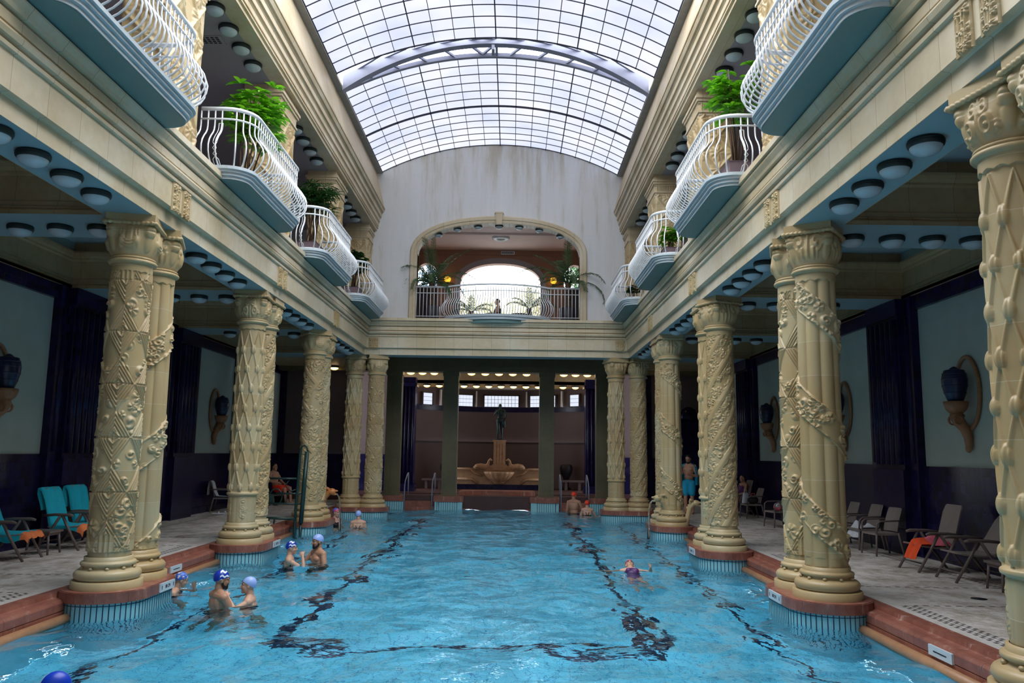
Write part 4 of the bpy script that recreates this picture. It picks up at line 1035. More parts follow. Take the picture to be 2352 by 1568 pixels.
# azimuth 180 = towards the left wall, 270 = towards the camera
palm(-2.28,27.0,'potted date palm behind the arch railing on the left',[(190,35,1.15,2.1),(175,22,1.25,1.7),(205,60,1.2,1.6),(250,80,1.5,.7),(95,82,1.7,.3),(20,58,1.75,.55),(5,42,1.5,1.5),(330,30,1.4,1.7),(300,55,1.2,1.4),(230,25,1.1,2.0),(40,70,1.5,.8),(150,65,1.4,1.2),(275,40,1.0,2.1),(350,12,1.25,1.5),(110,50,1.2,1.4),(60,20,1.2,1.6),(320,5,1.0,1.4),(200,-2,.8,1.2)])
palm(2.40,27.0,'potted date palm behind the arch railing on the right',[(180,48,1.7,1.5),(170,62,1.55,.9),(95,86,1.7,.2),(80,80,1.6,.4),(10,48,1.65,1.5),(0,38,1.6,1.5),(355,26,1.75,1.7),(340,12,1.6,1.9),(325,36,1.5,1.8),(195,22,1.3,1.8),(215,45,1.1,1.7),(30,62,1.5,1.1),(250,60,1.2,1.4),(280,35,1.0,2.0),(150,40,1.3,1.5),(120,70,1.3,1.0),(305,15,1.1,1.7),(200,0,.9,1.4)],th=.95)
# two more plants silhouetted in the opening, and low pots
random.seed(9)
palm(-1.12,30.6,'slender palm leaning left inside the bright lounge opening',[(180,30,.9,1.8),(150,60,1.0,1.2),(200,50,.9,1.5),(20,50,.9,1.3),(340,30,.9,1.6),(90,75,.9,.8)],th=.55,pr=.22)
palm(1.15,30.6,'slender palm leaning right inside the bright lounge opening',[(0,40,1.1,1.6),(30,60,1.1,1.1),(340,55,1.1,1.3),(180,45,.9,1.5),(150,60,.9,1.2),(90,80,1.0,.7)],th=.7,pr=.22)
# tables inside the lounge
for i,x in enumerate((-.2,.75)):
    t=thing('lounge_table',f"small dark round table in the lounge opening, {'left' if i==0 else 'right'} one",'table',(x,29.6,6.24),0,'lounge tables')
    b=MB(); b.lathe([(.001,.72),(.34,.72),(.34,.75),(.001,.75)],28,cap=False); b.build('tabletop',M['dark'],t)
    b=MB(); b.lathe([(.22,0),(.2,.03),(.03,.05),(.03,.72)],16); b.build('base',M['dark'],t)
# terrace, parapet and trees outside
b=MB(); b.box(-14,14,Y1+.35,44,6.05,6.2); struct(b.build('floor_terrace',M['concrete']))
for i in range(13):
    pass
def tree(x,y,h,r,label,m,seed,z0=6.2,n=2600,sz=.16):
    rg=random.Random(seed); t=thing('garden_tree',label,'tree',(x,y,z0),0,'trees beyond the terrace')
    b=MB(); b.tube([(0,0,0),(.05,0,h*.35),(.02,.05,h*.7)],[.10,.08,.03],8)
    for k in range(6): a=rg.uniform(0,6.3); b.tube([(.03,0,h*rg.uniform(.3,.6)),(r*.6*math.cos(a),r*.6*math.sin(a),h*rg.uniform(.6,.9))],[.04,.012],6)
    b.build('trunk',M['bark'],t)
    b=MB()
    cl=[(rg.gauss(0,r*.42),rg.gauss(0,r*.42),h*rg.uniform(.4,1.0)) for _ in range(22)]
    for _ in range(n):
        c=rg.choice(cl); p=Vector((c[0]+rg.gauss(0,r*.16),c[1]+rg.gauss(0,r*.16),c[2]+rg.gauss(0,h*.06))); v=Vector((rg.gauss(0,1),rg.gauss(0,1),rg.gauss(0,1))).normalized()*sz; w=v.orthogonal().normalized()*sz*.4
        b.add([p-v*.5,p+w,p+v*.5,p-w],[(0,1,2,3)])
    b.build('foliage',m,t)
M['leaf_spring']=leaf('pale_spring_leaves',srgb(186,184,150),srgb(226,220,196),.6,.4)  # overexposure and haze outdoors put into the leaf colour
M['leaf_grey']=leaf('grey_blue_conifer',srgb(60,84,96),srgb(110,136,144),.6,.3)
for i,(x,y,h,r,m,lb) in enumerate([(-3.9,38.,6.4,1.6,'leaf_grey','grey blue conifer outside the left lounge window'),(4.0,39,5.6,1.3,'leaf_dark','dark tree outside the right lounge window'),(-1.5,41,3.7,1.5,'leaf_spring','pale yellow green bush beyond the terrace, left'),(.5,43,4.1,1.7,'leaf_spring','pale yellow green bush beyond the terrace, centre'),(2.0,41,4.0,1.3,'leaf_spring','pale yellow green bush beyond the terrace, right')]):
    tree(x,y,h,r,lb,M[m],i+20)
# troughs and plants on the side balconies
def broad(b,p,dirv,L,w,m=0,fold=.2):
    d=Vector(dirv).normalized(); s=d.cross(Vector((0,0,1))); s=s.normalized() if s.length>.1 else Vector((1,0,0)); n=s.cross(d); p=Vector(p)
    b.add([p,p+d*L*.35+s*w*.5+n*fold*w,p+d*L*.7+s*w*.42+n*fold*w-Vector((0,0,.1*L)),p+d*L-Vector((0,0,.22*L)),p+d*L*.7-s*w*.42+n*fold*w-Vector((0,0,.1*L)),p+d*L*.35-s*w*.5+n*fold*w,p+d*L*.5-Vector((0,0,.04*L))],[(0,1,6),(1,2,6),(2,3,6),(3,4,6),(4,5,6),(5,0,6)],m,True)
def shrub(x,y,label,mat,h,spread,nst,nl,L,w,seed,z0=6.30,palm_=False,lean=0.):
    rg=random.Random(seed); t=thing('balcony_plant',label,'plant',(x,y,z0))
    b=MB(); b.box(-.20,.20,-.42,.42,0,.03); b.sweep([(-.17,-.38),(.17,-.38),(.17,.38),(-.17,.38)],[(0,.02),(-.05,.30),(-.07,.30),(-.03,.28),(0,.26)],closed=True); b.build('trough',M['mauveplanter'],t)
    b=MB(); b.box(-.18,.18,-.39,.39,.24,.26); b.build('soil',M['soil'],t)
    b=MB(); st=[]
    for k in range(nst):
        a=rg.uniform(0,6.3); r=spread*rg.uniform(.1,.6); top=Vector((r*math.cos(a)+lean,r*1.4*math.sin(a),.26+h*rg.uniform(.45,.95))); q=Vector((rg.uniform(-.08,.08),rg.uniform(-.25,.25),.25)); mid=(q+top)/2+Vector((0,0,.08)); b.tube([q,mid,top],[.018,.014,.008],5); st.append((q,mid,top))
    b.build('stems',M['bark'],t)
    b=MB()
    for q,mid,top in st:
        for k in range(nl):
            f=rg.uniform(.35,1.); p=mid.lerp(top,f)+Vector((rg.gauss(0,.04),rg.gauss(0,.04),rg.gauss(0,.03))); a0=rg.uniform(0,6.3); fan=7 if not palm_ else 9
            c=p+Vector((math.cos(a0),math.sin(a0),rg.uniform(0,.6)))*spread*.28
            for j in range(fan):
                a=a0+(j-(fan-1)/2)*.55; broad(b,c,(math.cos(a),math.sin(a),rg.uniform(-.25,.45)),L*rg.uniform(.8,1.15),w)
    b.build('leaves',mat,t)
shrub(-4.2,13.7,'bright green leafy plant spilling over the second left balcony',M['leaf_bright'],1.75,.62,10,9,.22,.085,1)
shrub(-4.25,18.3,'dark fan leaved palm plant on the third left balcony',M['leaf_dark'],1.95,.60,13,8,.30,.035,2,palm_=True)
shrub(-4.25,23.4,'dark bushy plant in a trough on the last left balcony',M['leaf_dark'],1.3,.5,11,8,.16,.07,3)
shrub(4.25,12.9,'tall green schefflera plant behind the second right balcony railing',M['leaf_bright'],2.0,.48,9,7,.20,.075,4)
shrub(4.25,18.4,'small green plant in a trough on the third right balcony',M['leaf_bright'],.55,.4,6,6,.16,.07,5)
shrub(4.25,24.4,'low green plant in a trough on the last right balcony',M['leaf_dark'],.4,.35,5,5,.13,.05,6)
# ------------------------------------------------------------------ vases on brackets along the aisle walls
def vase_set(s,sn,bi):
    y=BAYS[bi]; x=s*8.43
    v=thing('wall_vase',f"cobalt blue ribbed vase on a bracket in the {sn} aisle, {BAYN[bi]} wall panel",'vase',(s*8.20,y,2.83),0,'blue vases along the aisles')
    b=MB(); pr=[(.001,.0),(.12,.0),(.135,.03),(.165,.12),(.195,.24),(.205,.34),(.195,.44),(.17,.50),(.165,.53),(.14,.54),(.13,.50),(.001,.50)]
    b.lathe(pr,36,cap=False)
    for z,r in((.14,.172),(.26,.199),(.38,.203),(.47,.186)): b.lathe([(r,z-.012),(r+.010,z),(r,z+.012)],36,cap=False)
    b.build('body',M['vase'],v)
    b=MB(); b.lathe([(.001,.53),(.10,.54),(.05,.58),(.02,.60),(.001,.60)],20,cap=False); b.build('lid',M['vase'],v)
    k=thing('wall_bracket',f"terracotta scrolled bracket and oval ring holding the blue vase, {sn} aisle, {BAYN[bi]} panel",'bracket',(x,y,0),0,'vase brackets')
    b=MB(); b.lathe([(.001,2.62),(.10,2.62),(.16,2.68),(.19,2.76),(.20,2.825),(.001,2.825)],24,c=(-s*.23,0,0),cap=False)
    b.build('shelf',M['bracket'],k)
    b=MB(); b.tube([(-s*.05,0,2.0),(-s*.05,0,2.2),(-s*.10,0,2.36),(-s*.2,0,2.48),(-s*.25,0,2.56),(-s*.20,0,2.63)],[.05,.075,.085,.10,.10,.12],12)
    for q in(-1,1): b.tube([(-s*.25+.07*math.cos(a)*s,q*.09,2.50+.07*math.sin(a)) for a in np.linspace(0,5.5,16)],[.035*(1-.05*i) for i in range(16)],8)
    b.ball((-s*.06,0,2.02),(.05,.06,.07),12,8); b.build('scroll',M['bracket'],k)
    b=MB(); b.tube([(-s*.02,.36*math.cos(a),2.98+.62*math.sin(a)) for a in np.linspace(0,2*PI,48,endpoint=False)],.035,8,closed=True); b.build('oval_ring',M['bracket'],k)
for s,sn in SIDES:
    for bi in(1,2,3,4): 
        if bi==1: continue
        vase_set(s,sn,bi)
# ------------------------------------------------------------------ chairs.  local +x is the front
def parts_of(fn): return fn
def recliner(x,y,rz,label,back=.30):
    t=thing('reclining_chair',label,'chair',(x,y,0),rz,'resin recliners')
    b=MB(); n=9
    xs=np.linspace(-.24,.34,n); zz=[.40+.025*(2*i/(n-1)-1)**2-.0+.02*(i/(n-1)) for i in range(n)]
    A=np.array([[(xs[i],yy,zz[i]) for yy in(-.25,.25)] for i in range(n)]); B=A.copy(); B[:,:,2]-=.03
    b.grid(A); b.grid(B,flip=True); 
    for i in(0,n-1): b.tube([tuple(A[i,0]-[0,0,.015]),tuple(A[i,1]-[0,0,.015])],.016,8)
    for j in(0,1): b.tube([tuple(A[i,j]-[0,0,.015]) for i in range(n)],.016,8)
    b.build('seat',M['plastic2'],t)
    b=MB(); d=Vector((-math.sin(back),0,math.cos(back))); nrm=Vector((math.cos(back),0,math.sin(back)))
    P0=Vector((-.23,0,.42)); ol=[(-.25,0),(-.245,.55),(-.23,.66),(-.20,.69),(.20,.69),(.23,.66),(.245,.55),(.25,0)]
    f=lambda yy,h,o: P0+d*h+nrm*(o+.03*math.sin(h*4))+Vector((0,yy,0))
    N=len(ol); vs=[f(a,h,.012) for a,h in ol]+[f(a,h,-.012) for a,h in ol]
    b.add(vs,[tuple(range(N))[::-1],tuple(range(N,2*N))]+[(i,(i+1)%N,N+(i+1)%N,N+i) for i in range(N)])
    b.build('backrest',M['plastic2'],t)
    for q in(-1,1):
        yq=q*.30
        b=MB(); b.tube([(-.34,yq,.60),(-.1,yq,.625),(.20,yq,.625),(.26,yq,.61)],[.022,.026,.028,.02],8); b.build('armrest',M['plastic'],t)
        b=MB(); b.tube([(.06,yq,.61),(.16,yq,.42),(.42,yq,.0)],[.026,.024,.022],8); b.build('leg',M['plastic'],t)
        b=MB(); b.tube([(.02,yq,.61),(-.10,yq,.42),(-.42,yq,.0)],[.026,.024,.022],8); b.build('leg',M['plastic'],t)
    b=MB(); b.tube([(.33,-.30,.14),(.33,.30,.14)],.014,6); b.tube([(-.33,-.30,.14),(-.33,.30,.14)],.014,6); b.tube([(-.20,-.30,.40),(-.2,.30,.40)],.016,6); b.build('stretcher',M['plastic'],t)
    return t
def towel_on(x,y,rz,label,back,seed,hem=True,m='towel',front=.40,w=.31):
    """terry towel draped over backrest and seat"""
    rg=np.random.default_rng(seed); t=thing('draped_towel',label,'towel',(x,y,0),rz,None)
    d=np.array([-math.sin(back),math.cos(back)]); 
    pts=[(-.23+d[0]*.30-.05,.42+d[1]*.30),(-.23+d[0]*.62-.035,.42+d[1]*.62),(-.23+d[0]*.715,.42+d[1]*.715+.01),(-.23+d[0]*.66+.05,.42+d[1]*.66),(-.23+d[0]*.3+.055,.42+d[1]*.3),(-.19,.47),(-.10,.44),(.1,.435),(.30,.455),(front,.44),(front+.05,.36)]
    L=[0]
    for a,c in zip(pts[:-1],pts[1:]): L.append(L[-1]+math.hypot(c[0]-a[0],c[1]-a[1]))
    nu,nv=54,25; U=np.linspace(0,L[-1],nu); X=np.interp(U,L,[p[0] for p in pts]); Z=np.interp(U,L,[p[1] for p in pts]); V=np.linspace(-1,1,nv)
    A=np.zeros((nu,nv,3)); ph=rg.uniform(0,6,4)
    for i in range(nu):
        for j in range(nv):
            v=V[j]; e=max(0,abs(v)-.80)/.2; fold=.010*math.sin(v*9+ph[0]+U[i]*2)+.006*math.sin(v*21+ph[1])
            onback=U[i]<L[5]; yy=v*w*(1-.12*(e>0)*e); 
            drop=e*(.10 if not onback else .03)*(1+.4*math.sin(U[i]*9+ph[2]))
            A[i,j]=(X[i]+(fold if onback else 0)-(drop*.9 if onback else 0),yy+.01*math.sin(U[i]*8+ph[3]),Z[i]+(0 if onback else fold)-(drop if not onback else drop*.5))
    k=nu-5 if hem else nu
    b=MB(); b.grid(A[:k]); B=A[:k].copy(); B[:,:,2]-=.006; b.grid(B,flip=True); b.build('cloth',M[m],t)
    if hem:
        b=MB(); b.grid(A[k-1:]); B=A[k-1:].copy(); B[:,:,2]-=.006; b.grid(B,flip=True); b.build('hem',M['towelhem'],t)
def armchair(x,y,rz,label):
    t=thing('resin_armchair',label,'chair',(x,y,0),rz,'resin armchairs')
    b=MB(); A=np.array([[(xx,yy,.43-.02*math.cos(yy*5)*math.cos((xx)*4)) for yy in np.linspace(-.23,.23,7)] for xx in np.linspace(-.22,.24,7)]); B=A.copy();B[:,:,2]-=.03; b.grid(A,flip=True); b.grid(B); 
    for q in(-.23,.23): b.box(-.22,.24,q-.012,q+.012,.385,.425)
    for q in(-.22,.24): b.box(q-.012,q+.012,-.23,.23,.385,.425)
    b.build('seat',M['plastic2'],t)
    b=MB(); A=np.array([[(-.23-.13*(h/.45)**1.3+.05*(1-(v)**2)*-1+.05,v*.22*(1-.10*(h/.45)**3),.45+h) for v in np.linspace(-1,1,9)] for h in np.linspace(0,.43,9)]); B=A.copy();B[:,:,0]-=.022; b.grid(A); b.grid(B,flip=True)
    b.tube([tuple(A[-1,j]-[.011,0,0]) for j in range(9)],.013,6); 
    for j in(0,8): b.tube([tuple(A[i,j]-[.011,0,0]) for i in range(9)],.013,6)
    b.build('backrest',M['plastic2'],t)
    for q in(-1,1):
        b=MB(); b.tube([(-.30,q*.24,.66),(-.1,q*.27,.66),(.16,q*.27,.65),(.23,q*.265,.60),(.245,q*.26,.43)],.018,8); b.build('armrest',M['plastic'],t)
        b=MB(); b.tube([(.235,q*.25,.43),(.265,q*.265,0)],[.022,.017],8); b.build('leg',M['plastic'],t)
        b=MB(); b.tube([(-.21,q*.23,.43),(-.30,q*.25,0)],[.022,.017],8); b.build('leg',M['plastic'],t)
    return t
def side_table(x,y,rz,label,w=.42,h=.40):
    t=thing('side_table',label,'table',(x,y,0),rz)
    b=MB(); b.box(-w/2,w/2,-w/2,w/2,h-.035,h); b.box(-w/2+.03,w/2-.03,-w/2+.03,w/2-.03,h-.08,h-.035); b.build('tabletop',M['plastic'],t)
    for a in(-1,1):
        for c in(-1,1): b=MB(); b.tube([(a*(w/2-.05),c*(w/2-.05),h-.06),(a*(w/2-.02),c*(w/2-.02),0)],[.022,.018],8); b.build('leg',M['plastic'],t)
recliner(-7.70,13.45,.06,'taupe recliner at the left aisle edge under a turquoise towel with side table'); towel_on(-7.70,13.45,.06,'turquoise towel with orange hem on the recliner nearest the left edge',.30,1)
recliner(-7.55,15.0,-.10,'taupe recliner under a turquoise towel beside the nearest left column'); towel_on(-7.55,15.0,-.10,'turquoise towel on the middle recliner left of the nearest left column',.30,2)
recliner(-7.62,15.95,-.14,'taupe recliner half hidden behind the nearest left zigzag column, turquoise towel on it'); towel_on(-7.62,15.95,-.14,'turquoise towel on the recliner half hidden by the zigzag column',.30,3)
side_table(-7.55,14.22,.0,'small taupe resin side table between towel covered recliners on the left')
armchair(-7.95,23.95,.15,'taupe resin armchair against the left navy wall with white towel')
t=thing('white_towel','white towel hung over the armchair on the left aisle','towel',(-7.95,23.95,0),.15)
b=MB(); A=np.array([[(x_,v*.17+.02*math.sin(6*z_),z_) for v in np.linspace(-1,1,9)] for x_,z_ in((-.42,.50),(-.41,.7),(-.385,.88),(-.335,.91),(-.28,.85),(-.22,.6),(-.15,.47),(.05,.455),(.2,.455))]); b.grid(A); B=A.copy();B[:,:,2]-=.008;b.grid(B,flip=True); b.build('cloth',M['whitetowel'],t)
for k,(x,y) in enumerate(((-7.85,23.25),(-7.72,23.40))):
    t=thing('slipper',f"white slipper on the left deck in front of the armchair, {'nearer' if k==0 else 'farther'} one",'slipper',(x,y,0),.5+.4*k,'white slippers')
    b=MB(); b.prism([(-.13,-.03),(-.08,-.045),(.06,-.05),(.13,-.03),(.14,.02),(.08,.045),(-.08,.04),(-.13,.025)],0,.022); b.build('sole',M['whitetowel'],t)
    b=MB(); b.tube([(.04,-.05,.02),(.05,-.03,.055),(.05,.02,.055),(.04,.048,.02)],.022,8); b.build('strap',M['whitetowel'],t)
# right aisle
recliner(7.62,13.73,PI+.05,'taupe recliner with pink and orange towel on the right aisle',.32)
recliner(7.68,12.66,PI-.02,'taupe recliner beside the right edge column, leaning far back',.62)
side_table(7.66,11.75,.0,'small taupe side table at the right edge behind the nearest column')
t=thing('pink_towel','pink towel heaped on the seat of the right aisle recliner','towel',(7.62,13.73,0),PI+.05)
def rag(b,x0,x1,y0,y1,z,amp,seed,drop=0.,n=22):
    r=np.random.default_rng(seed); p=r.uniform(0,6,6); A=np.zeros((n,n,3))
    for i in range(n):
        for j in range(n):
            u,v=i/(n-1),j/(n-1); h=amp*(.5+.5*math.sin(u*7+p[0]+2*math.sin(v*4+p[1])))*(.5+.5*math.sin(v*9+p[2]+u*3)); e=min(u,1-u,v,1-v)*4
            zz=z+.01+h*min(1,e); 
            if drop and u>.72: zz-=drop*((u-.72)/.28)
            A[i,j]=(x0+(x1-x0)*u-.0+(.02*math.sin(v*12)),y0+(y1-y0)*v+.02*math.sin(u*10+p[3]),zz)
    b.grid(A); B=A.copy(); B[:,:,2]-=.008; b.grid(B,flip=True)
b=MB(); rag(b,-.20,.36,-.20,.27,.42,.17,4); b.build('cloth',M['pinktowel'],t)
t=thing('orange_towel','orange red towel hanging from the seat front of the right recliner','towel',(7.62,13.73,0),PI+.05)
b=MB(); rag(b,.10,.46,-.02,.30,.445,.09,5,.24); b.build('cloth',M['orangetowel'],t)
armchair(7.72,15.80,PI+.1,'taupe resin armchair right of the garland column, nearer the camera')
armchair(7.80,16.75,PI+.1,'taupe resin armchair with a white towel behind the garland column')
armchair(7.7,17.6,PI+.05,'taupe resin armchair farthest of three behind the garland column')
t=thing('white_towel','white towel crumpled on the armchair seat behind the garland column','towel',(7.80,16.75,0),PI+.1)
b=MB(); rag(b,-.18,.27,-.22,.22,.44,.13,6,.20); b.build('cloth',M['whitetowel'],t)
armchair(7.75,24.35,PI+.1,'taupe armchair with bags beside the seated woman on the right aisle')
armchair(7.60,21.5,PI+.2,'taupe resin armchair half hidden behind the rear zigzag column')
recliner(7.70,25.6,PI+.1,'taupe recliner in which the woman on the right aisle sits',.28)
t=thing('white_bag','white tote bag on the armchair beside the seated woman','bag',(7.62,24.5,.44),.4)
b=MB(); A=np.array([[((.13*(1-.35*z_/.3))*math.copysign(abs(math.cos(a))**.6,math.cos(a)),(.07*(1-.5*z_/.3))*math.copysign(abs(math.sin(a))**.6,math.sin(a)),z_) for z_ in(0,.02,.15,.26,.30)] for a in np.linspace(0,2*PI,24,endpoint=False)]); b.grid(A,wrap=True); b.build('body',M['whitetowel'],t)
b=MB(); b.tube([(-.05,0,.29),(-.04,0,.40),(.04,0,.40),(.05,0,.29)],.008,6); b.build('handle',M['whitetowel'],t)
t=thing('dark_bag','dark patterned bag on the armchair beside the white bag','bag',(7.75,24.2,.44),.1)
b=MB(); b.ball((0,0,.11),(.16,.12,.12),18,10); b.build('body',M['jacket'],t); b=MB(); b.tube([(-.07,0,.20),(-.05,0,.30),(.05,0,.30),(.07,0,.20)],.010,6); b.build('handle',M['cappink'],t)
t=thing('pink_bag','pink and white bundle on the armchair behind the rear zigzag column','bag',(7.55,21.4,.44)); b=MB(); b.ball((0,-.06,.09),(.10,.09,.10),16,10); b.ball((.02,.08,.08),(.09,.09,.09),16,10); b.build('body',M['pinktowel'],t); b=MB(); b.ball((-.02,-.08,.13),(.09,.08,.07),14,8); b.build('wrap',M['whitetowel'],t)
b=MB(); b.lathe([(.001,.001),(.10,.001),(.10,.006),(.001,.008)],24,cap=False); tag(b.build('floor_drain',M['ink'],None,(6.83,11.04,0)),'round dark drain cover in the right deck mosaic','drain')
# ------------------------------------------------------------------ white plates
def plate(s,y,L,H,zc,x,label,marks,nm='sign_plate'):
    t=thing(nm,label,'sign',(s*x,y,zc),0,None); 
    b=MB(); b.box(-s*.0,-s*.028,-L/2,L/2,-H/2,H/2); b.build('plate',M['signwhite'],t)
    b=MB(); X0=-s*.029; X1=-s*.031
    if marks=='line': b.box(X0,X1,-L*.28,L*.28,-.006,.006); b.build('dash',M['ink'],t)
    else:
        for q in(-1,1):
            yy=q*L*.40; b.box(X0,X1,yy-.006,yy+.006,-H*.22,H*.12); b.add([(X1,yy-.016,H*.08),(X1,yy+.016,H*.08),(X1,yy,H*.28)],[(0,1,2)]); 
        b.build('arrows',M['ink'],t)
        cu=bpy.data.curves.new('lettering','FONT'); cu.body='80 CM'; cu.size=H*.55; cu.align_x='CENTER'; cu.align_y='CENTER'; cu.extrude=.001; cu.materials.append(M['ink'])
        q_=bpy.data.objects.new('q',cu); COL.objects.link(q_); dm=bpy.data.meshes.new_from_object(q_.evaluated_get(bpy.context.evaluated_depsgraph_get())); bpy.data.objects.remove(q_); o=link('lettering',dm,t); o.location=(-s*.030,0,-.0); o.rotation_euler=(PI/2,0,-s*PI/2); o.scale=(L/.42*.8,1,1)
plate(1,8.62,.46,.105,-.150,5.045,'white plate with a single dark dash on the right kerb, nearest','line')
plate(1,13.55,.44,.105,-.150,5.045,'white plate with a single dark dash on the right kerb, farther','line')
plate(-1,13.75,.44,.105,-.150,5.045,'white plate with a single dark dash on the left kerb beyond the nearest columns','line')
plate(-1,8.62,.44,.105,-.150,5.045,'white plate with a dark dash at the left edge of the kerb','line')
plate(-1,18.75,.40,.105,-.150,5.045,'small white plate on the left kerb beyond the second column pair','line')
plate(1,11.22,.50,.115,-.035,4.185,'white depth plate with arrows on the nearest right column pedestal','txt')
plate(-1,11.38,.46,.115,-.035,4.185,'white depth plate with arrows on the nearest left column pedestal','txt')
plate(-1,16.55,.46,.115,-.035,4.185,'white depth plate with arrows on the second left column pedestal','txt')
plate(1,16.30,.46,.115,-.035,4.185,'white depth plate with arrows on the second right column pedestal','txt')
# ------------------------------------------------------------------ green pool hoist and rails
t=thing('pool_hoist','dark green steel hoist post with curved hook and rails at the left pool edge','hoist',(0,20.42,0))
b=MB(); b.tube([(-4.63,0,1.80),(-4.70,0,.02)],.055,14); b.tube([(-4.70,0,.04),(-4.72,0,-.75)],.026,10); b.build('post',M['steel'],t)
b=MB(); b.tube([(-4.86,.0,-.75),(-4.84,0,.5),(-4.80,0,1.72),(-4.79,0,1.84),(-4.76,0,1.93),(-4.70,0,1.95),(-4.64,0,1.92),(-4.615,0,1.83),(-4.61,0,1.76)],[.036,.036,.036,.032,.022,.022,.022,.022,.022],10); b.build('hook_pole',M['steel'],t)
b=MB(); b.tube([(-5.60,0,1.12),(-4.82,0,1.12)],.026,8); b.tube([(-5.35,0,.75),(-4.68,0,.75)],.022,8); b.tube([(-5.58,0,.50),(-4.70,0,.50)],.022,8)
for x in(-5.1,): b.tube([(x,0,.75),(x,0,.50)],.014,6)
b.tube([(-5.6,0,1.12),(-5.62,0,.5)],.02,8); b.build('rails',M['steel'],t)
b=MB(); b.tube([(-5.62,0,.13),(-5.45,0,.14),(-4.83,0,.13)],.034,8); b.tube([(-5.5,0,.14),(-5.53,0,.0)],.022,8); b.tube([(-5.36,0,.14),(-5.38,0,0)],.022,8); b.build('foot_rail',M['steel'],t)
b=MB(); b.tube([(-5.38+.16*math.cos(a),.05,.66+.20*math.sin(a)) for a in np.linspace(0,2*PI,24,endpoint=False)],.018,6,closed=True); b.tube([(-5.05,.05,1.1),(-5.15,.05,.95),(-5.0,.05,.80),(-4.85,.05,.86)],.018,6)
b.prism([(-5.6,.0),(-5.44,.0),(-5.44,.12),(-5.6,.12)],.48,.72); b.build('seat',M['steel'],t)
# chrome stair rails at the pool end
for i,x in enumerate((-3.43,-2.40,2.40,3.43)):
    t=thing('stair_handrail',f"thin metal handrail beside the far pool steps, {ORD[i]} from the left",'handrail',(x,30.9,FZ),0,'stair handrails'); b=MB(); b.tube([(0,-.75,-.5),(0,-.7,.35),(0,-.55,.55),(0,.1,.80),(0,.3,.82),(0,.38,.7),(0,.4,0)],.022,8); b.build('tube',M['truss'],t)
for i,x in enumerate((-3.0,3.3)):
    t=thing('stone_bench',f"low stone bench in the {'left' if i==0 else 'right'} corner of the apse",'bench',(x,36.6,FZ),0,'apse benches'); b=MB(); b.box(-.5,.5,-.2,.2,.36,.44); b.build('seat',M['apse'],t)
    for q in(-.3,.3): b=MB(); b.box(q-.06,q+.06,-.14,.14,0,.36); b.build('leg',M['apse'],t)
for i,x in enumerate((-2.45,3.05)):
    t=thing('stone_urn',f"dark stone urn behind the {'left' if i==0 else 'right'} apse bench",'urn',(x,37.2,FZ)); b=MB(); b.lathe([(.2,0),(.22,.05),(.12,.12),(.13,.5),(.24,.7),(.30,.95),(.26,1.1),(.2,1.14),(.001,1.12)],24); b.build('body',M['ink'],t)
# dark tiled cabinet on the far wall behind the standing man
t=thing('tiled_stove','tall navy tiled stove against the far right aisle wall behind the standing man','stove',(7.25,30.5,0))
b=MB(); b.box(-.38,.38,-.3,.35,0,2.9); b.box(-.46,.46,-.36,.35,0,.3); b.box(-.48,.48,-.38,.35,2.9,3.1); b.lathe([(.34,3.1),(.36,3.3),(.25,3.55),(.1,3.65),(.001,3.66)],20,c=(0,0,0)); b.build('body',M['navy'],t)
# ------------------------------------------------------------------ spouting gargoyles on the third column pairs
def gargoyle(x,y,rz,label,m,stream=True,sc=1.):
    t=thing('gargoyle_spout',label,'fountain spout',(x,y,.03),rz); t.scale=(sc,sc,sc)
    b=MB(); b.tube([(-.18,0,.05),(-.14,0,.30),(-.08,0,.55),(.02,0,.68),(.12,0,.70),(.20,0,.66)],[.07,.075,.075,.085,.09,.065],12)
    b.ball((.10,0,.70),(.13,.10,.09),16,10); b.ball((.21,0,.72),(.07,.06,.03),12,8); b.ball((.20,0,.63),(.06,.055,.025),12,8)
    for q in(-1,1): b.ball((.10,q*.07,.77),(.025,.025,.02),8,6); b.tube([(.02,q*.06,.76),(-.06,q*.10,.80),(-.10,q*.12,.72)],[.03,.035,.01],8)
    for k in range(4): b.ball((-.02-.045*k,0,.76-.07*k),(.035,.025,.05),8,6)
    b.build('beast',m,t)
    if stream:
        b=MB(); b.tube([(.24,0,.66),(.30,0,.58),(.34,0,.40),(.36,0,.05),(.365,0,-.33)],[.018,.022,.024,.028,.034],8); b.build('water_jet',M['water'],t)
M['beast']=simple('orange_stone_beast',srgb(190,120,66),.5,.2,9.)
gargoyle(-4.42,22.02,-.05,'orange stone beast head spout on the third left column pedestal',M['beast'])
gargoyle(4.45,21.02,PI+.1,'cream stone beast spout pouring into the pool at the third right columns',M['column'])
gargoyle(5.22,20.95,-.2,'small stone beast on the deck side of the third right columns',M['column'],False,.85)
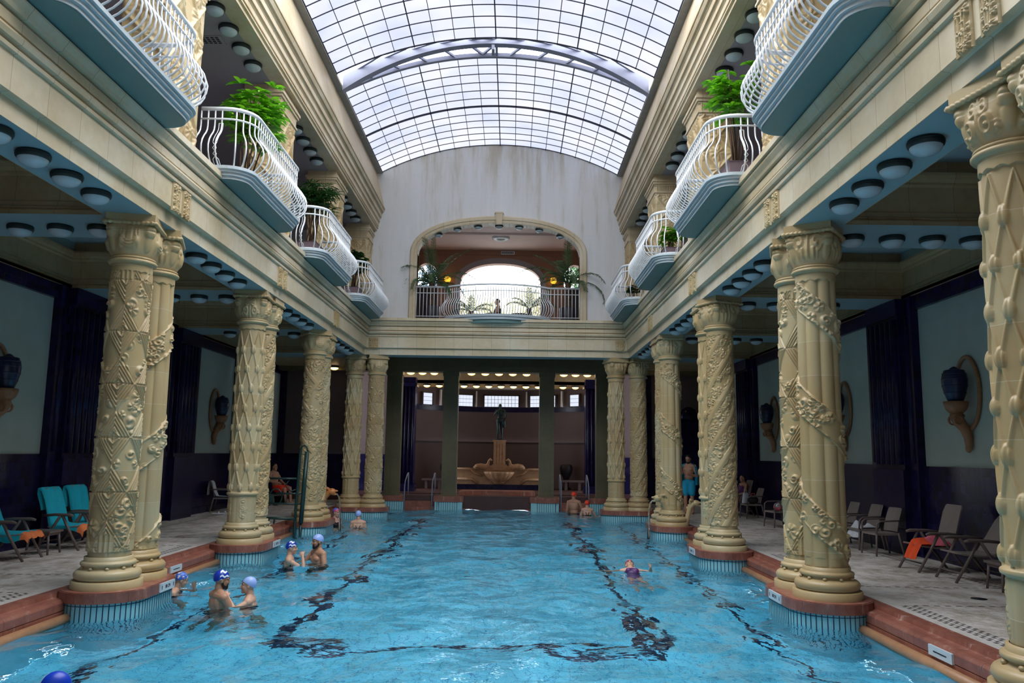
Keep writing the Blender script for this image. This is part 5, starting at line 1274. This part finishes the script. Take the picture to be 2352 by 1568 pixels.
# ------------------------------------------------------------------ people
def rotm(pitch=0,yaw=0,tilt=0): return (Matrix.Rotation(yaw,3,'Z')@Matrix.Rotation(pitch,3,'Y')@Matrix.Rotation(tilt,3,'X'))
def remesh(b,voxel,sm=2):
    me=bpy.data.meshes.new('r'); me.from_pydata(b.v,[],b.f); o=bpy.data.objects.new('r',me); COL.objects.link(o)
    m=o.modifiers.new('m','REMESH'); m.mode='VOXEL'; m.voxel_size=voxel; m.use_smooth_shade=True
    if sm: k=o.modifiers.new('s','SMOOTH'); k.factor=.5; k.iterations=sm
    d=bpy.data.meshes.new_from_object(o.evaluated_get(bpy.context.evaluated_depsgraph_get())); bpy.data.objects.remove(o); bpy.data.meshes.remove(me); return d
def limb(b,pts,rad):
    P=[Vector(p) for p in pts]
    for i in range(len(P)-1):
        n=6; q=[P[i].lerp(P[i+1],k/n) for k in range(n+1)]; r=[rad[i]+(rad[i+1]-rad[i])*k/n for k in range(n+1)]
        bul=[r[k]*(1+.10*math.sin(PI*k/n)) for k in range(n+1)]; b.tube(q,bul,14)
    for p,r in zip(P,rad): b.ball(p,r*1.0,14,10)
def hand(b,wr,el,s,side,curl=.5,pn=None):
    d=(wr-el).normalized(); pn=Vector(pn) if pn is not None else Vector((0,-side,0)); pn=(pn-d*pn.dot(d)).normalized(); lat=d.cross(pn).normalized()*-side
    Mx=Matrix((d,lat,pn)).transposed(); b.ball(wr+d*.045*s,(.056*s,.040*s,.019*s),14,8,M=Mx)
    for k,(o,L) in enumerate(((-.036,.060),(-.012,.076),(.012,.080),(.036,.070))):
        p=wr+d*.084*s+lat*o*s; a1=curl*.7; a2=curl*1.6; d1=(d*math.cos(a1)+pn*math.sin(a1)+lat*o*7).normalized(); d2=(d*math.cos(a2)+pn*math.sin(a2)+lat*o*6).normalized()
        q=p+d1*L*.55*s; b.tube([p-d*.02*s,p,q,q+d2*L*.5*s],[.0092*s,.0088*s,.0082*s,.0070*s],8)
    th=(d*.62+lat*.62+pn*.45).normalized(); p=wr+d*.018*s+lat*.030*s; b.tube([p,p+th*.035*s,p+(th*.055+d*.02)*s],[.0125*s,.0115*s,.0085*s],8)
def headgeo(b,c,R,s):
    f=lambda x,y,z: c+R@Vector((x,y,z))*s
    E_=lambda p,r: b.ball(f(*p),[k*s for k in r],18,12,M=R)
    E_((-.012,0,.030),(.098,.077,.094)); E_((.030,0,-.030),(.060,.062,.085)); E_((.026,0,-.072),(.058,.052,.042)); E_((.066,0,-.098),(.024,.028,.020))
    for q in(-1,1):
        E_((.074,q*.030,.020),(.018,.026,.010)); E_((.062,q*.034,-.028),(.028,.024,.026)); E_((-.004,q*.079,-.006),(.020,.009,.033))
        E_((.098,q*.011,-.030),(.011,.009,.008))
    b.tube([f(.083,0,.014),f(.096,0,-.006),f(.108,0,-.028)],[.009*s,.011*s,.014*s],10); E_((.085,0,-.055),(.013,.024,.007)); E_((.083,0,-.066),(.013,.021,.008))
BASEJ=dict(pelvis=(0,0,.93),waist=(0,0,1.07),chest=(.0,0,1.27),neck=(-.01,0,1.47),head=(.02,0,1.625),shL=(-.01,.185,1.41),shR=(-.01,-.185,1.41),elL=(-.02,.235,1.13),elR=(-.02,-.235,1.13),wrL=(.05,.245,.89),wrR=(.05,-.245,.89),hiL=(0,.09,.91),hiR=(0,-.09,.91),knL=(.02,.105,.49),knR=(.02,-.105,.49),anL=(-.02,.115,.08),anR=(-.02,-.115,.08),toL=(.14,.135,.025),toR=(.14,-.135,.025))
def capmesh(s,grow=.007,tmax=100,axis=(-.42,0,.90)):
    a,c_,d=.098+grow,.080+grow,.096+grow; n=Vector(axis).normalized(); u=Vector((0,1,0)); w=n.cross(u); b=MB(); A=[]
    for i in range(17):
        t=math.radians(tmax)*i/16; row=[]
        for j in range(36):
            q=2*PI*j/36; dv=n*math.cos(t)+(u*math.cos(q)+w*math.sin(q))*math.sin(t); r=1/math.sqrt((dv.x/a)**2+(dv.y/c_)**2+(dv.z/d)**2); row.append(tuple((dv*r+Vector((-.012,0,.030)))*s))
        A.append(row)
    A=np.array(A).transpose(1,0,2); b.grid(A,wrap=True,flip=True); B=A*.985; b.grid(B,wrap=True); return b
def capmat(kind):
    if kind in M: return M[kind]
    t=NT(kind); o=t.obj(); sp=t.n('ShaderNodeSeparateXYZ',{0:o}).outputs
    if kind=='cap_wave':
        zz=t.math('ADD',sp[2],t.math('MULTIPLY',t.math('SINE',t.math('MULTIPLY',sp[0],95.)),.009)); f=t.math('LESS_THAN',t.math('FRACT',t.math('DIVIDE',t.math('ADD',zz,1.0),.058)),.42)
        m=t.math('MULTIPLY',f,t.math('GREATER_THAN',sp[0],-.045)); m=t.math('MULTIPLY',m,t.math('GREATER_THAN',t.math('ABSOLUTE',sp[1]),.015)); c=t.mix(m,srgb(16,54,170),srgb(232,238,248))
    elif kind=='cap_half': c=t.mix(t.math('LESS_THAN',t.math('ADD',sp[1],t.math('MULTIPLY',sp[0],-.25)),.0),srgb(10,60,190),srgb(226,226,238))
    elif kind=='cap_print':
        n=t.noise(o,26.,2); c=t.mix(t.ramp(n,[(.56,g(0)),(.60,g(1))]),srgb(60,110,206),srgb(226,214,228)); n2=t.noise(o,15.,1); c=t.mix(t.ramp(n2,[(.64,g(0)),(.68,g(1))]),c,srgb(220,110,130))
    else: n=t.noise(o,12.,1); c=t.mix(t.ramp(n,[(.47,g(0)),(.52,g(1))]),srgb(86,112,196),srgb(226,80,116))
    M[kind]=t.bsdf(c,.35); return M[kind]
def person(label,loc,rz,H=1.75,J=None,skin='skin1',fem=False,hr=(0,0,0),cap=None,hair=None,beard=False,suit=None,shorts=None,curl=(.5,.5),pn=(None,None),voxel=.0068,robe=False,straps=False):
    s=H/1.75; j={k:Vector(v)*s for k,v in BASEJ.items()}
    if J:
        for k,v in J.items(): j[k]=Vector(v)*s
    if fem:
        for k in('shL','shR'):
            if not J or k not in J: j[k].y*=.90
    t=thing('person',label,'person',loc,rz); b=MB(); R=rotm(*hr)
    up=(j['neck']-j['pelvis']).normalized(); lat=(j['shL']-j['shR']).normalized(); fw=lat.cross(up).normalized(); lat=up.cross(fw).normalized(); T=Matrix((fw,lat,up)).transposed()
    def tor(b,g_=0.,chest=True,pel=True):
        if pel: b.ball(j['pelvis'],((.112+g_)*s,(.160 if not fem else .165)*s+g_,.125*s+g_),18,12,M=T)
        b.ball(j['waist'],(.100*s+g_,(.140 if not fem else .125)*s+g_,.15*s+g_),18,12,M=T)
        if chest: b.ball(j['chest'],(.118*s+g_,(.168 if not fem else .148)*s+g_,.185*s+g_),18,12,M=T)
    tor(b); mid=(j['shL']+j['shR'])/2
    limb(b,[j['shL'],mid-fw*.0,j['shR']],[.060*s,.085*s,.060*s]); limb(b,[mid+up*.0,j['neck']+up*.02,j['head']-R@Vector((.02,0,.05))*s],[.085*s,.058*s,.052*s])
    for q in('L','R'): limb(b,[j['neck'],j['sh'+q]],[.055*s,.052*s])
    for q,sg in(('L',1),('R',-1)):
        if fem: b.ball(j['chest']+fw*.085*s+lat*sg*.07*s+up*.02*s,(.055*s,.058*s,.058*s),14,10,M=T)
        else: b.ball(j['chest']+fw*.065*s+lat*sg*.075*s+up*.045*s,(.05*s,.075*s,.055*s),14,10,M=T)
        b.ball(j['chest']-fw*.055*s+lat*sg*.085*s+up*.04*s,(.05*s,.07*s,.11*s),14,10,M=T)
        k=.88 if fem else 1.
        limb(b,[j['sh'+q],j['el'+q]],[.054*s*k,.040*s*k]); limb(b,[j['el'+q],j['wr'+q]],[.041*s*k,.026*s*k]); hand(b,j['wr'+q],j['el'+q],s*(.92 if fem else 1),sg,curl[0 if q=='L' else 1],pn[0 if q=='L' else 1])
        limb(b,[j['hi'+q],j['kn'+q]],[.090*s,.056*s]); limb(b,[j['kn'+q],j['an'+q]],[.058*s,.036*s])
        limb(b,[j['an'+q]-Vector((.0,0,.035*s)),j['to'+q]],[.036*s,.028*s]); dd=(j['to'+q]-j['an'+q]); 
    headgeo(b,j['head'],R,s)
    d=remesh(b,voxel); d.materials.append(M[skin]); d.name='body'; link('body',d,t)
    f=lambda x,y,z: j['head']+R@Vector((x,y,z))*s
    b=MB()
    for q in(-1,1): b.ball(f(.086,q*.031,-.002),(.006*s,.012*s,.0052*s),10,8,M=R)
    b.build('eyes',M['eyewhite'],t); b=MB()
    for q in(-1,1): b.ball(f(.0905,q*.031,-.002),.0058*s,8,6); b.tube([f(.094,q*.014,.020),f(.094,q*.032,.026),f(.080,q*.052,.019)],.0045*s,6)
    b.build('irises_and_brows',M['eye'],t)
    b=MB(); b.ball(f(.089,0,-.056),(.007*s,.022*s,.0055*s),10,6,M=R); b.ball(f(.087,0,-.066),(.007*s,.019*s,.006*s),10,6,M=R); b.build('lips',M['lip'],t)
    if cap:
        o=capmesh(s).build('swim_cap',capmat(cap) if cap.startswith('cap_') else M[cap],t); o.matrix_local=Matrix.Translation(j['head'])@R.to_4x4()
    if hair:
        o=capmesh(s,.010,96,(-.78,0,.62)).build('hair',M['hair'],t); o.matrix_local=Matrix.Translation(j['head'])@R.to_4x4()
        if hair=='long':
            b=MB(); b.tube([f(-.07,0,.03),f(-.10,0,-.06),f(-.10,0,-.16),f(-.08,0,-.24)],[.06*s,.07*s,.06*s,.03*s],12); b.build('long_hair',M['hair'],t)
    if hair=='tail' or straps=='tail':
        pass
    if beard:
        b=MB(); pts=[f(-.0,sg*.066,-.03) for sg in(-1,)]
        b.tube([f(.0,-.066,-.02),f(.015,-.062,-.065),f(.05,-.040,-.098),f(.078,0,-.108),f(.05,.040,-.098),f(.015,.062,-.065),f(.0,.066,-.02)],[.012*s,.018*s,.022*s,.024*s,.022*s,.018*s,.012*s],10)
        b.ball(f(.060,0,-.090),(.040*s,.044*s,.034*s),14,10,M=R)
        b.tube([f(.080,-.034,-.062),f(.098,0,-.044),f(.080,.034,-.062)],.007*s,8); d=remesh(b,.007,1); d.materials.append(M['hair']); link('beard',d,t)
    if suit:
        b=MB(); tor(b,.007,True); 
        for q,sg in(('L',1),('R',-1)):
            if fem: b.ball(j['chest']+fw*.088*s+lat*sg*.07*s+up*.02*s,(.060*s,.062*s,.060*s),14,10,M=T)
        lim=j['chest']+up*.075*s; d=remesh(b,.012,1)
        # cut the neckline and armholes away
        bmx=bmesh.new(); bmx.from_mesh(d); bmesh.ops.delete(bmx,geom=[v for v in bmx.verts if (v.co-lim).dot(up)>(.02*s if (v.co-lim).dot(fw)>0 else -.10*s)],context='VERTS'); bmx.to_mesh(d); bmx.free(); d.materials.append(M[suit]); link('swimsuit',d,t)
        b=MB()
        for sg in(-1,1): b.tube([lim+fw*.115*s+lat*sg*.075*s-up*.01*s,j['sh'+('L' if sg>0 else 'R')]*.55+j['neck']*.45+up*.028*s+fw*.02*s,j['chest']-fw*.10*s+lat*sg*.06*s+up*.06*s,j['chest']-fw*.125*s+lat*sg*.01*s-up*.06*s],.011*s,8)
        b.build('straps',M[suit],t)
    if shorts:
        b=MB(); tor(b,.012,False); 
        for q in('L','R'):
            m_=j['hi'+q].lerp(j['kn'+q],.72); limb(b,[j['hi'+q],m_],[.112*s,.100*s])
        d=remesh(b,.013,1); bmx=bmesh.new(); bmx.from_mesh(d); lim=j['waist']-up*.045*s; bmesh.ops.delete(bmx,geom=[v for v in bmx.verts if (v.co-lim).dot(up)>0],context='VERTS'); bmx.to_mesh(d); bmx.free(); d.materials.append(M[shorts]); link('shorts',d,t)
    if robe:
        b=MB(); n=40; A=[]
        for i in range(n):
            a=math.radians(60)+math.radians(255)*i/(n-1); row=[]
            for z,rx,ry in((1.50,.075,.10),(1.46,.12,.20),(1.40,.145,.245),(1.25,.165,.285),(1.10,.175,.30),(.95,.18,.30),(.86,.18,.295)):
                w=1+.05*math.sin(i*1.7+z*5); row.append((rx*w*math.cos(a)*s,ry*w*math.sin(a)*s,z*s))
            A.append(row)
        A=np.array(A); b.grid(A,flip=True); B=A*np.array([.95,.95,1]); b.grid(B); b.build('shoulder_towel',M['robe'],t)
    return t
PF=POOLZ
dg=math.radians
# bathers, standing on the pool floor
person('man in white and blue swim cap at the bottom left corner of the pool',(-2.72,6.12,-1.57),dg(214),1.78,skin='skin2',hr=(.22,0,.12),cap='cap_half',shorts='swimblack')
person('child in patterned light blue cap leaning at the nearest left pedestal',(-4.50,12.4,-1.59),dg(25),1.60,dict(elL=(.36,.14,1.22),wrL=(.33,.05,1.46),elR=(.10,-.26,1.22),wrR=(.30,-.22,1.12),neck=(.05,0,1.45),head=(.12,0,1.60)),fem=True,hr=(.25,0,0),cap='cap_print',suit='swimblack',curl=(.4,.2))
person('man from behind in royal blue cap with white waves, embracing a woman',(-3.46,11.45,-1.62),dg(42),1.79,dict(elL=(.16,.22,1.14),wrL=(.34,.10,1.10),elR=(.14,-.24,1.14),wrR=(.32,-.16,1.08)),skin='skin2',hr=(.12,-.25,0),cap='cap_wave',beard=True,shorts='swimblack')
person('woman in light blue cap facing the man with wave cap, hand on his shoulder',(-3.10,11.62,-1.60),dg(188),1.66,dict(elL=(.15,.30,1.33),wrL=(.27,.20,1.50),elR=(.18,-.18,1.15),wrR=(.34,-.06,1.14)),fem=True,hr=(-.10,.12,.05),cap='caplight',suit='swimblack',curl=(.5,.3),pn=((.4,-.9,-.1),None))
person('woman in dark blue wave cap touching her face near the hoist',(-3.57,15.4,-1.60),dg(12),1.74,dict(elR=(.27,-.17,1.24),wrR=(.23,-.06,1.47)),fem=True,hr=(.05,-.1,0),cap='cap_wave',suit='swimblack',curl=(.9,.9))
person('bearded man in light blue cap facing the woman in wave cap',(-3.17,15.9,-1.62),dg(222),1.84,dict(elR=(.14,-.28,1.20),wrR=(.34,-.22,1.16),elL=(.02,.30,1.16),wrL=(.16,.26,.98)),skin='skin2',hr=(.05,-.08,0),cap='caplight',beard=True,shorts='swimblack')
person('woman in pink and blue cap leaning on the third left pedestal',(-4.42,23.1,-1.56),dg(-35),1.78,dict(elR=(-.16,-.26,1.30),wrR=(-.30,-.36,1.30)),fem=True,hr=(0,.15,0),cap='cap_pink',suit='swimblack')
person('woman seen from behind in plain light blue cap near the far left columns',(-3.76,23.05,-1.56),dg(98),1.72,fem=True,hr=(.0,-.35,0),cap='caplight',suit='swimblack')
person('bare backed man in red cap standing at the far pool steps',(2.82,29.5,-1.40),dg(78),1.86,dict(elR=(.06,-.28,1.16),wrR=(.14,-.30,.94)),skin='skin2',hr=(.30,-.4,0),cap='capred',shorts='swimblack')
person('woman in orange red cap beside the bare backed man, arm out',(3.20,28.4,-1.46),dg(92),1.69,dict(elR=(.08,-.36,1.12),wrR=(.20,-.54,1.20),elL=(.02,.26,1.12),wrL=(.10,.28,.95)),fem=True,cap='capred',suit='swimblack',curl=(.4,.2))
# swimmer floating on the back, feet towards the camera
fl=person('swimmer in purple swimsuit floating on the back in mid pool',(2.83,15.6,-.33),dg(-90),1.66,dict(pelvis=(.60,0,-.26),waist=(.47,0,-.16),chest=(.30,0,-.05),neck=(.10,0,.03),head=(-.02,0,.09),shL=(.14,.175,-.01),shR=(.14,-.175,-.01),elL=(.22,.38,-.01),wrL=(.34,.36,.09),elR=(.20,-.40,-.07),wrR=(.28,-.62,-.06),hiL=(.64,.09,-.30),hiR=(.64,-.09,-.30),knL=(1.0,.12,-.48),knR=(1.0,-.12,-.50),anL=(1.34,.12,-.74),anR=(1.34,-.12,-.76),toL=(1.50,.12,-.74),toR=(1.50,-.12,-.76)),fem=True,hr=(-.95,0,0),cap='cappink',suit='swimpurple',curl=(1.1,.3))
# on the deck
person('bearded man standing with a teal towel over his shoulders and turquoise shorts',(6.22,25.9,0),dg(236),1.85,dict(elR=(.05,-.25,1.14),wrR=(.25,-.13,1.20),elL=(.03,.27,1.12),wrL=(.24,.12,1.16)),skin='skin2',hr=(.45,.05,0),hair='short',beard=True,shorts='shorts',robe=True,curl=(.9,.9))
SIT=dict(pelvis=(-.10,0,.50),waist=(-.16,0,.64),chest=(-.22,0,.84),neck=(-.27,0,1.05),head=(-.22,0,1.20),shL=(-.26,.175,.99),shR=(-.26,-.175,.99),elL=(-.14,.26,.74),wrL=(.06,.18,.66),elR=(-.14,-.26,.74),wrR=(.06,-.14,.68),hiL=(-.06,.10,.50),hiR=(-.06,-.10,.50),knL=(.36,.13,.52),knR=(.36,-.13,.50),anL=(.42,.13,.09),anR=(.44,-.13,.09),toL=(.57,.14,.03),toR=(.59,-.14,.03))
person('dark haired woman sitting in a recliner on the right aisle',(7.66,25.6,.02),dg(195),1.62,SIT,skin='skin2',fem=True,hr=(0,.35,0),hair='long',suit='swimpurple')
t=thing('draped_towel','turquoise towel under the legs of the woman sitting on the right aisle','towel',(7.66,25.6,0),dg(195)); b=MB(); rag(b,.02,.50,-.30,.30,.40,.02,8,.20); b.build('cloth',M['towel'],t)
person('shadowy person sitting against the far left aisle wall behind the hoist rails',(-7.25,27.2,.05),dg(-25),1.75,SIT,skin='skin2',hair='short',shorts='capred')
t=thing('aisle_bench','dark bench under the shadowy person on the far left aisle','bench',(-7.42,27.3,0),dg(-25)); b=MB(); b.box(-.35,.22,-.5,.5,.30,.36); b.build('seat',M['dark'],t); b=MB(); 
for q in(-.4,.4): b.box(-.3,.18,q-.03,q+.03,0,.30)
b.build('legs',M['dark'],t)
person('person in a dark jacket sitting inside the lounge behind the arch railing',(-.30,29.7,6.30),dg(190),1.72,SIT,skin='skin1',hr=(0,.2,0),hair='short',shorts='jacket',suit='jacket')
t=thing('lounge_chair','dark chair of the seated person inside the lounge','chair',(-.30,29.7,6.24),dg(190)); b=MB(); b.box(-.28,.2,-.25,.25,.36,.42); b.build('seat',M['dark'],t); b=MB(); b.box(-.34,-.29,-.25,.25,.42,.95); b.build('backrest',M['dark'],t)
for a_ in(-.24,.17):
    for c_ in(-.22,.22): b=MB(); b.box(a_-.02,a_+.02,c_-.02,c_+.02,0,.36); b.build('leg',M['dark'],t)
# bronze statue on the fountain pedestal
def statue():
    s=.93; j={k:Vector(v)*s for k,v in BASEJ.items()}; j['elL']=Vector((.10,.30,1.18))*s; j['wrL']=Vector((.02,.22,.98))*s; j['elR']=Vector((.06,-.27,1.22))*s; j['wrR']=Vector((.22,-.16,1.36))*s; j['knR']=Vector((.07,-.08,.50))*s; j['knL']=Vector((0,.09,.49))*s
    b=MB(); 
    for p,r in(('pelvis',(.11,.15,.13)),('waist',(.095,.13,.15)),('chest',(.11,.155,.18))): b.ball(j[p],[q*s for q in r],16,10)
    limb(b,[j['shL'],j['shR']],[.06,.06]); limb(b,[j['chest'],j['neck'],j['head']],[.09,.05,.05])
    for q,sg in(('L',1),('R',-1)):
        limb(b,[j['sh'+q],j['el'+q]],[.052,.040]); limb(b,[j['el'+q],j['wr'+q]],[.040,.026]); hand(b,j['wr'+q],j['el'+q],s,sg,.8); limb(b,[j['hi'+q],j['kn'+q]],[.088,.055]); limb(b,[j['kn'+q],j['an'+q]],[.056,.034]); limb(b,[j['an'+q]-Vector((0,0,.03)),j['to'+q]],[.034,.026])
    headgeo(b,j['head'],rotm(.2,.2,0),s); d=remesh(b,.011); d.materials.append(M['bronze'])
    t=thing('bronze_statue','green bronze figure standing on the tall fountain pedestal in the apse','statue',(-.02,36.62,2.42),-PI/2); link('body',d,t)
    b=MB(); b.ball(Vector((0,0,.93*s)),(.16*s,.20*s,.16*s),16,10); b.tube([(0,.10,.95),(.05,.18,.8),(.02,.2,.55)],[.07,.09,.05],10); d=remesh(b,.014,1); d.materials.append(M['bronze']); link('drapery',d,t)
    b=MB(); b.lathe([(.24,0),(.24,.03),(.2,.04)],20); b.build('plinth',M['bronze'],t)
statue()
# ------------------------------------------------------------------ camera and daylight
cam=bpy.data.cameras.new('camera'); co=bpy.data.objects.new('camera',cam); COL.objects.link(co); scene.camera=co
def camrot(yaw,pitch,roll):
    cy,sy=math.cos(yaw),math.sin(yaw);cp,sp=math.cos(pitch),math.sin(pitch);cr,sr=math.cos(roll),math.sin(roll)
    F=Vector((sy*cp,cy*cp,sp)); R=Vector((cy,-sy,0)); U=R.cross(F)
    return cr*R+sr*U,-sr*R+cr*U,F
R_,U_,F_=camrot(-.0028,.138,.014)
Mx=Matrix((R_,U_,-F_)).transposed().to_4x4(); Mx.translation=(.5786,0,1.85); co.matrix_world=Mx
cam.sensor_width=36; cam.lens=36*1834.4/2352; cam.clip_end=500
w=bpy.data.worlds.new('overcast_sky'); scene.world=w; w.use_nodes=True; nt=w.node_tree; nt.nodes.clear()
bg=nt.nodes.new('ShaderNodeBackground'); wo=nt.nodes.new('ShaderNodeOutputWorld'); nt.links.new(bg.outputs[0],wo.inputs[0])
bg.inputs[0].default_value=(.90,.95,1.,1); bg.inputs[1].default_value=6.0
def portal(name,loc,rot,sx,sy):
    l=bpy.data.lights.new(name,'AREA'); l.shape='RECTANGLE'; l.size=sx; l.size_y=sy; l.cycles.is_portal=True
    o=bpy.data.objects.new(name,l); COL.objects.link(o); o.location=loc; o.rotation_euler=rot; return o
portal('roof_opening',(0,9.7,12.6),(0,0,0),8.4,12.2)
b=MB(); b.box(-8.6,8.6,-3.,3.6,12.62,12.8); b.box(-8.6,8.6,-3.2,-3.,-.3,12.8); struct(b.build('wall_near',M['plaster']))  # unseen back wall, with a solid roof added to block frontal sky light
for s in(-1,1):
    b=MB(); b.box(s*4.3,s*4.5,-3,3.6,11.4,12.7); struct(b.build('wall_near_roof',M['plaster']))  # side pieces of the added near roof, out of view
portal('roof_joint',(0,19.95,12.7),(0,0,0),8.4,1.2)
portal('terrace_opening',(0,31.5,8.4),(PI/2,0,0),8.0,3.0)
vs=scene.view_settings; vs.view_transform='Standard'; vs.look='None'; vs.gamma=1; vs.use_curve_mapping=False; vs.exposure=0.15
cy=scene.cycles; cy.use_denoising=True; cy.denoiser='OPENIMAGEDENOISE'; cy.max_bounces=9; cy.diffuse_bounces=4; cy.glossy_bounces=4; cy.transmission_bounces=6; cy.transparent_max_bounces=6; cy.volume_bounces=0
cy.use_adaptive_sampling=True; cy.adaptive_threshold=.02; cy.caustics_reflective=True; cy.caustics_refractive=True; cy.sample_clamp_indirect=8; cy.blur_glossy=.3
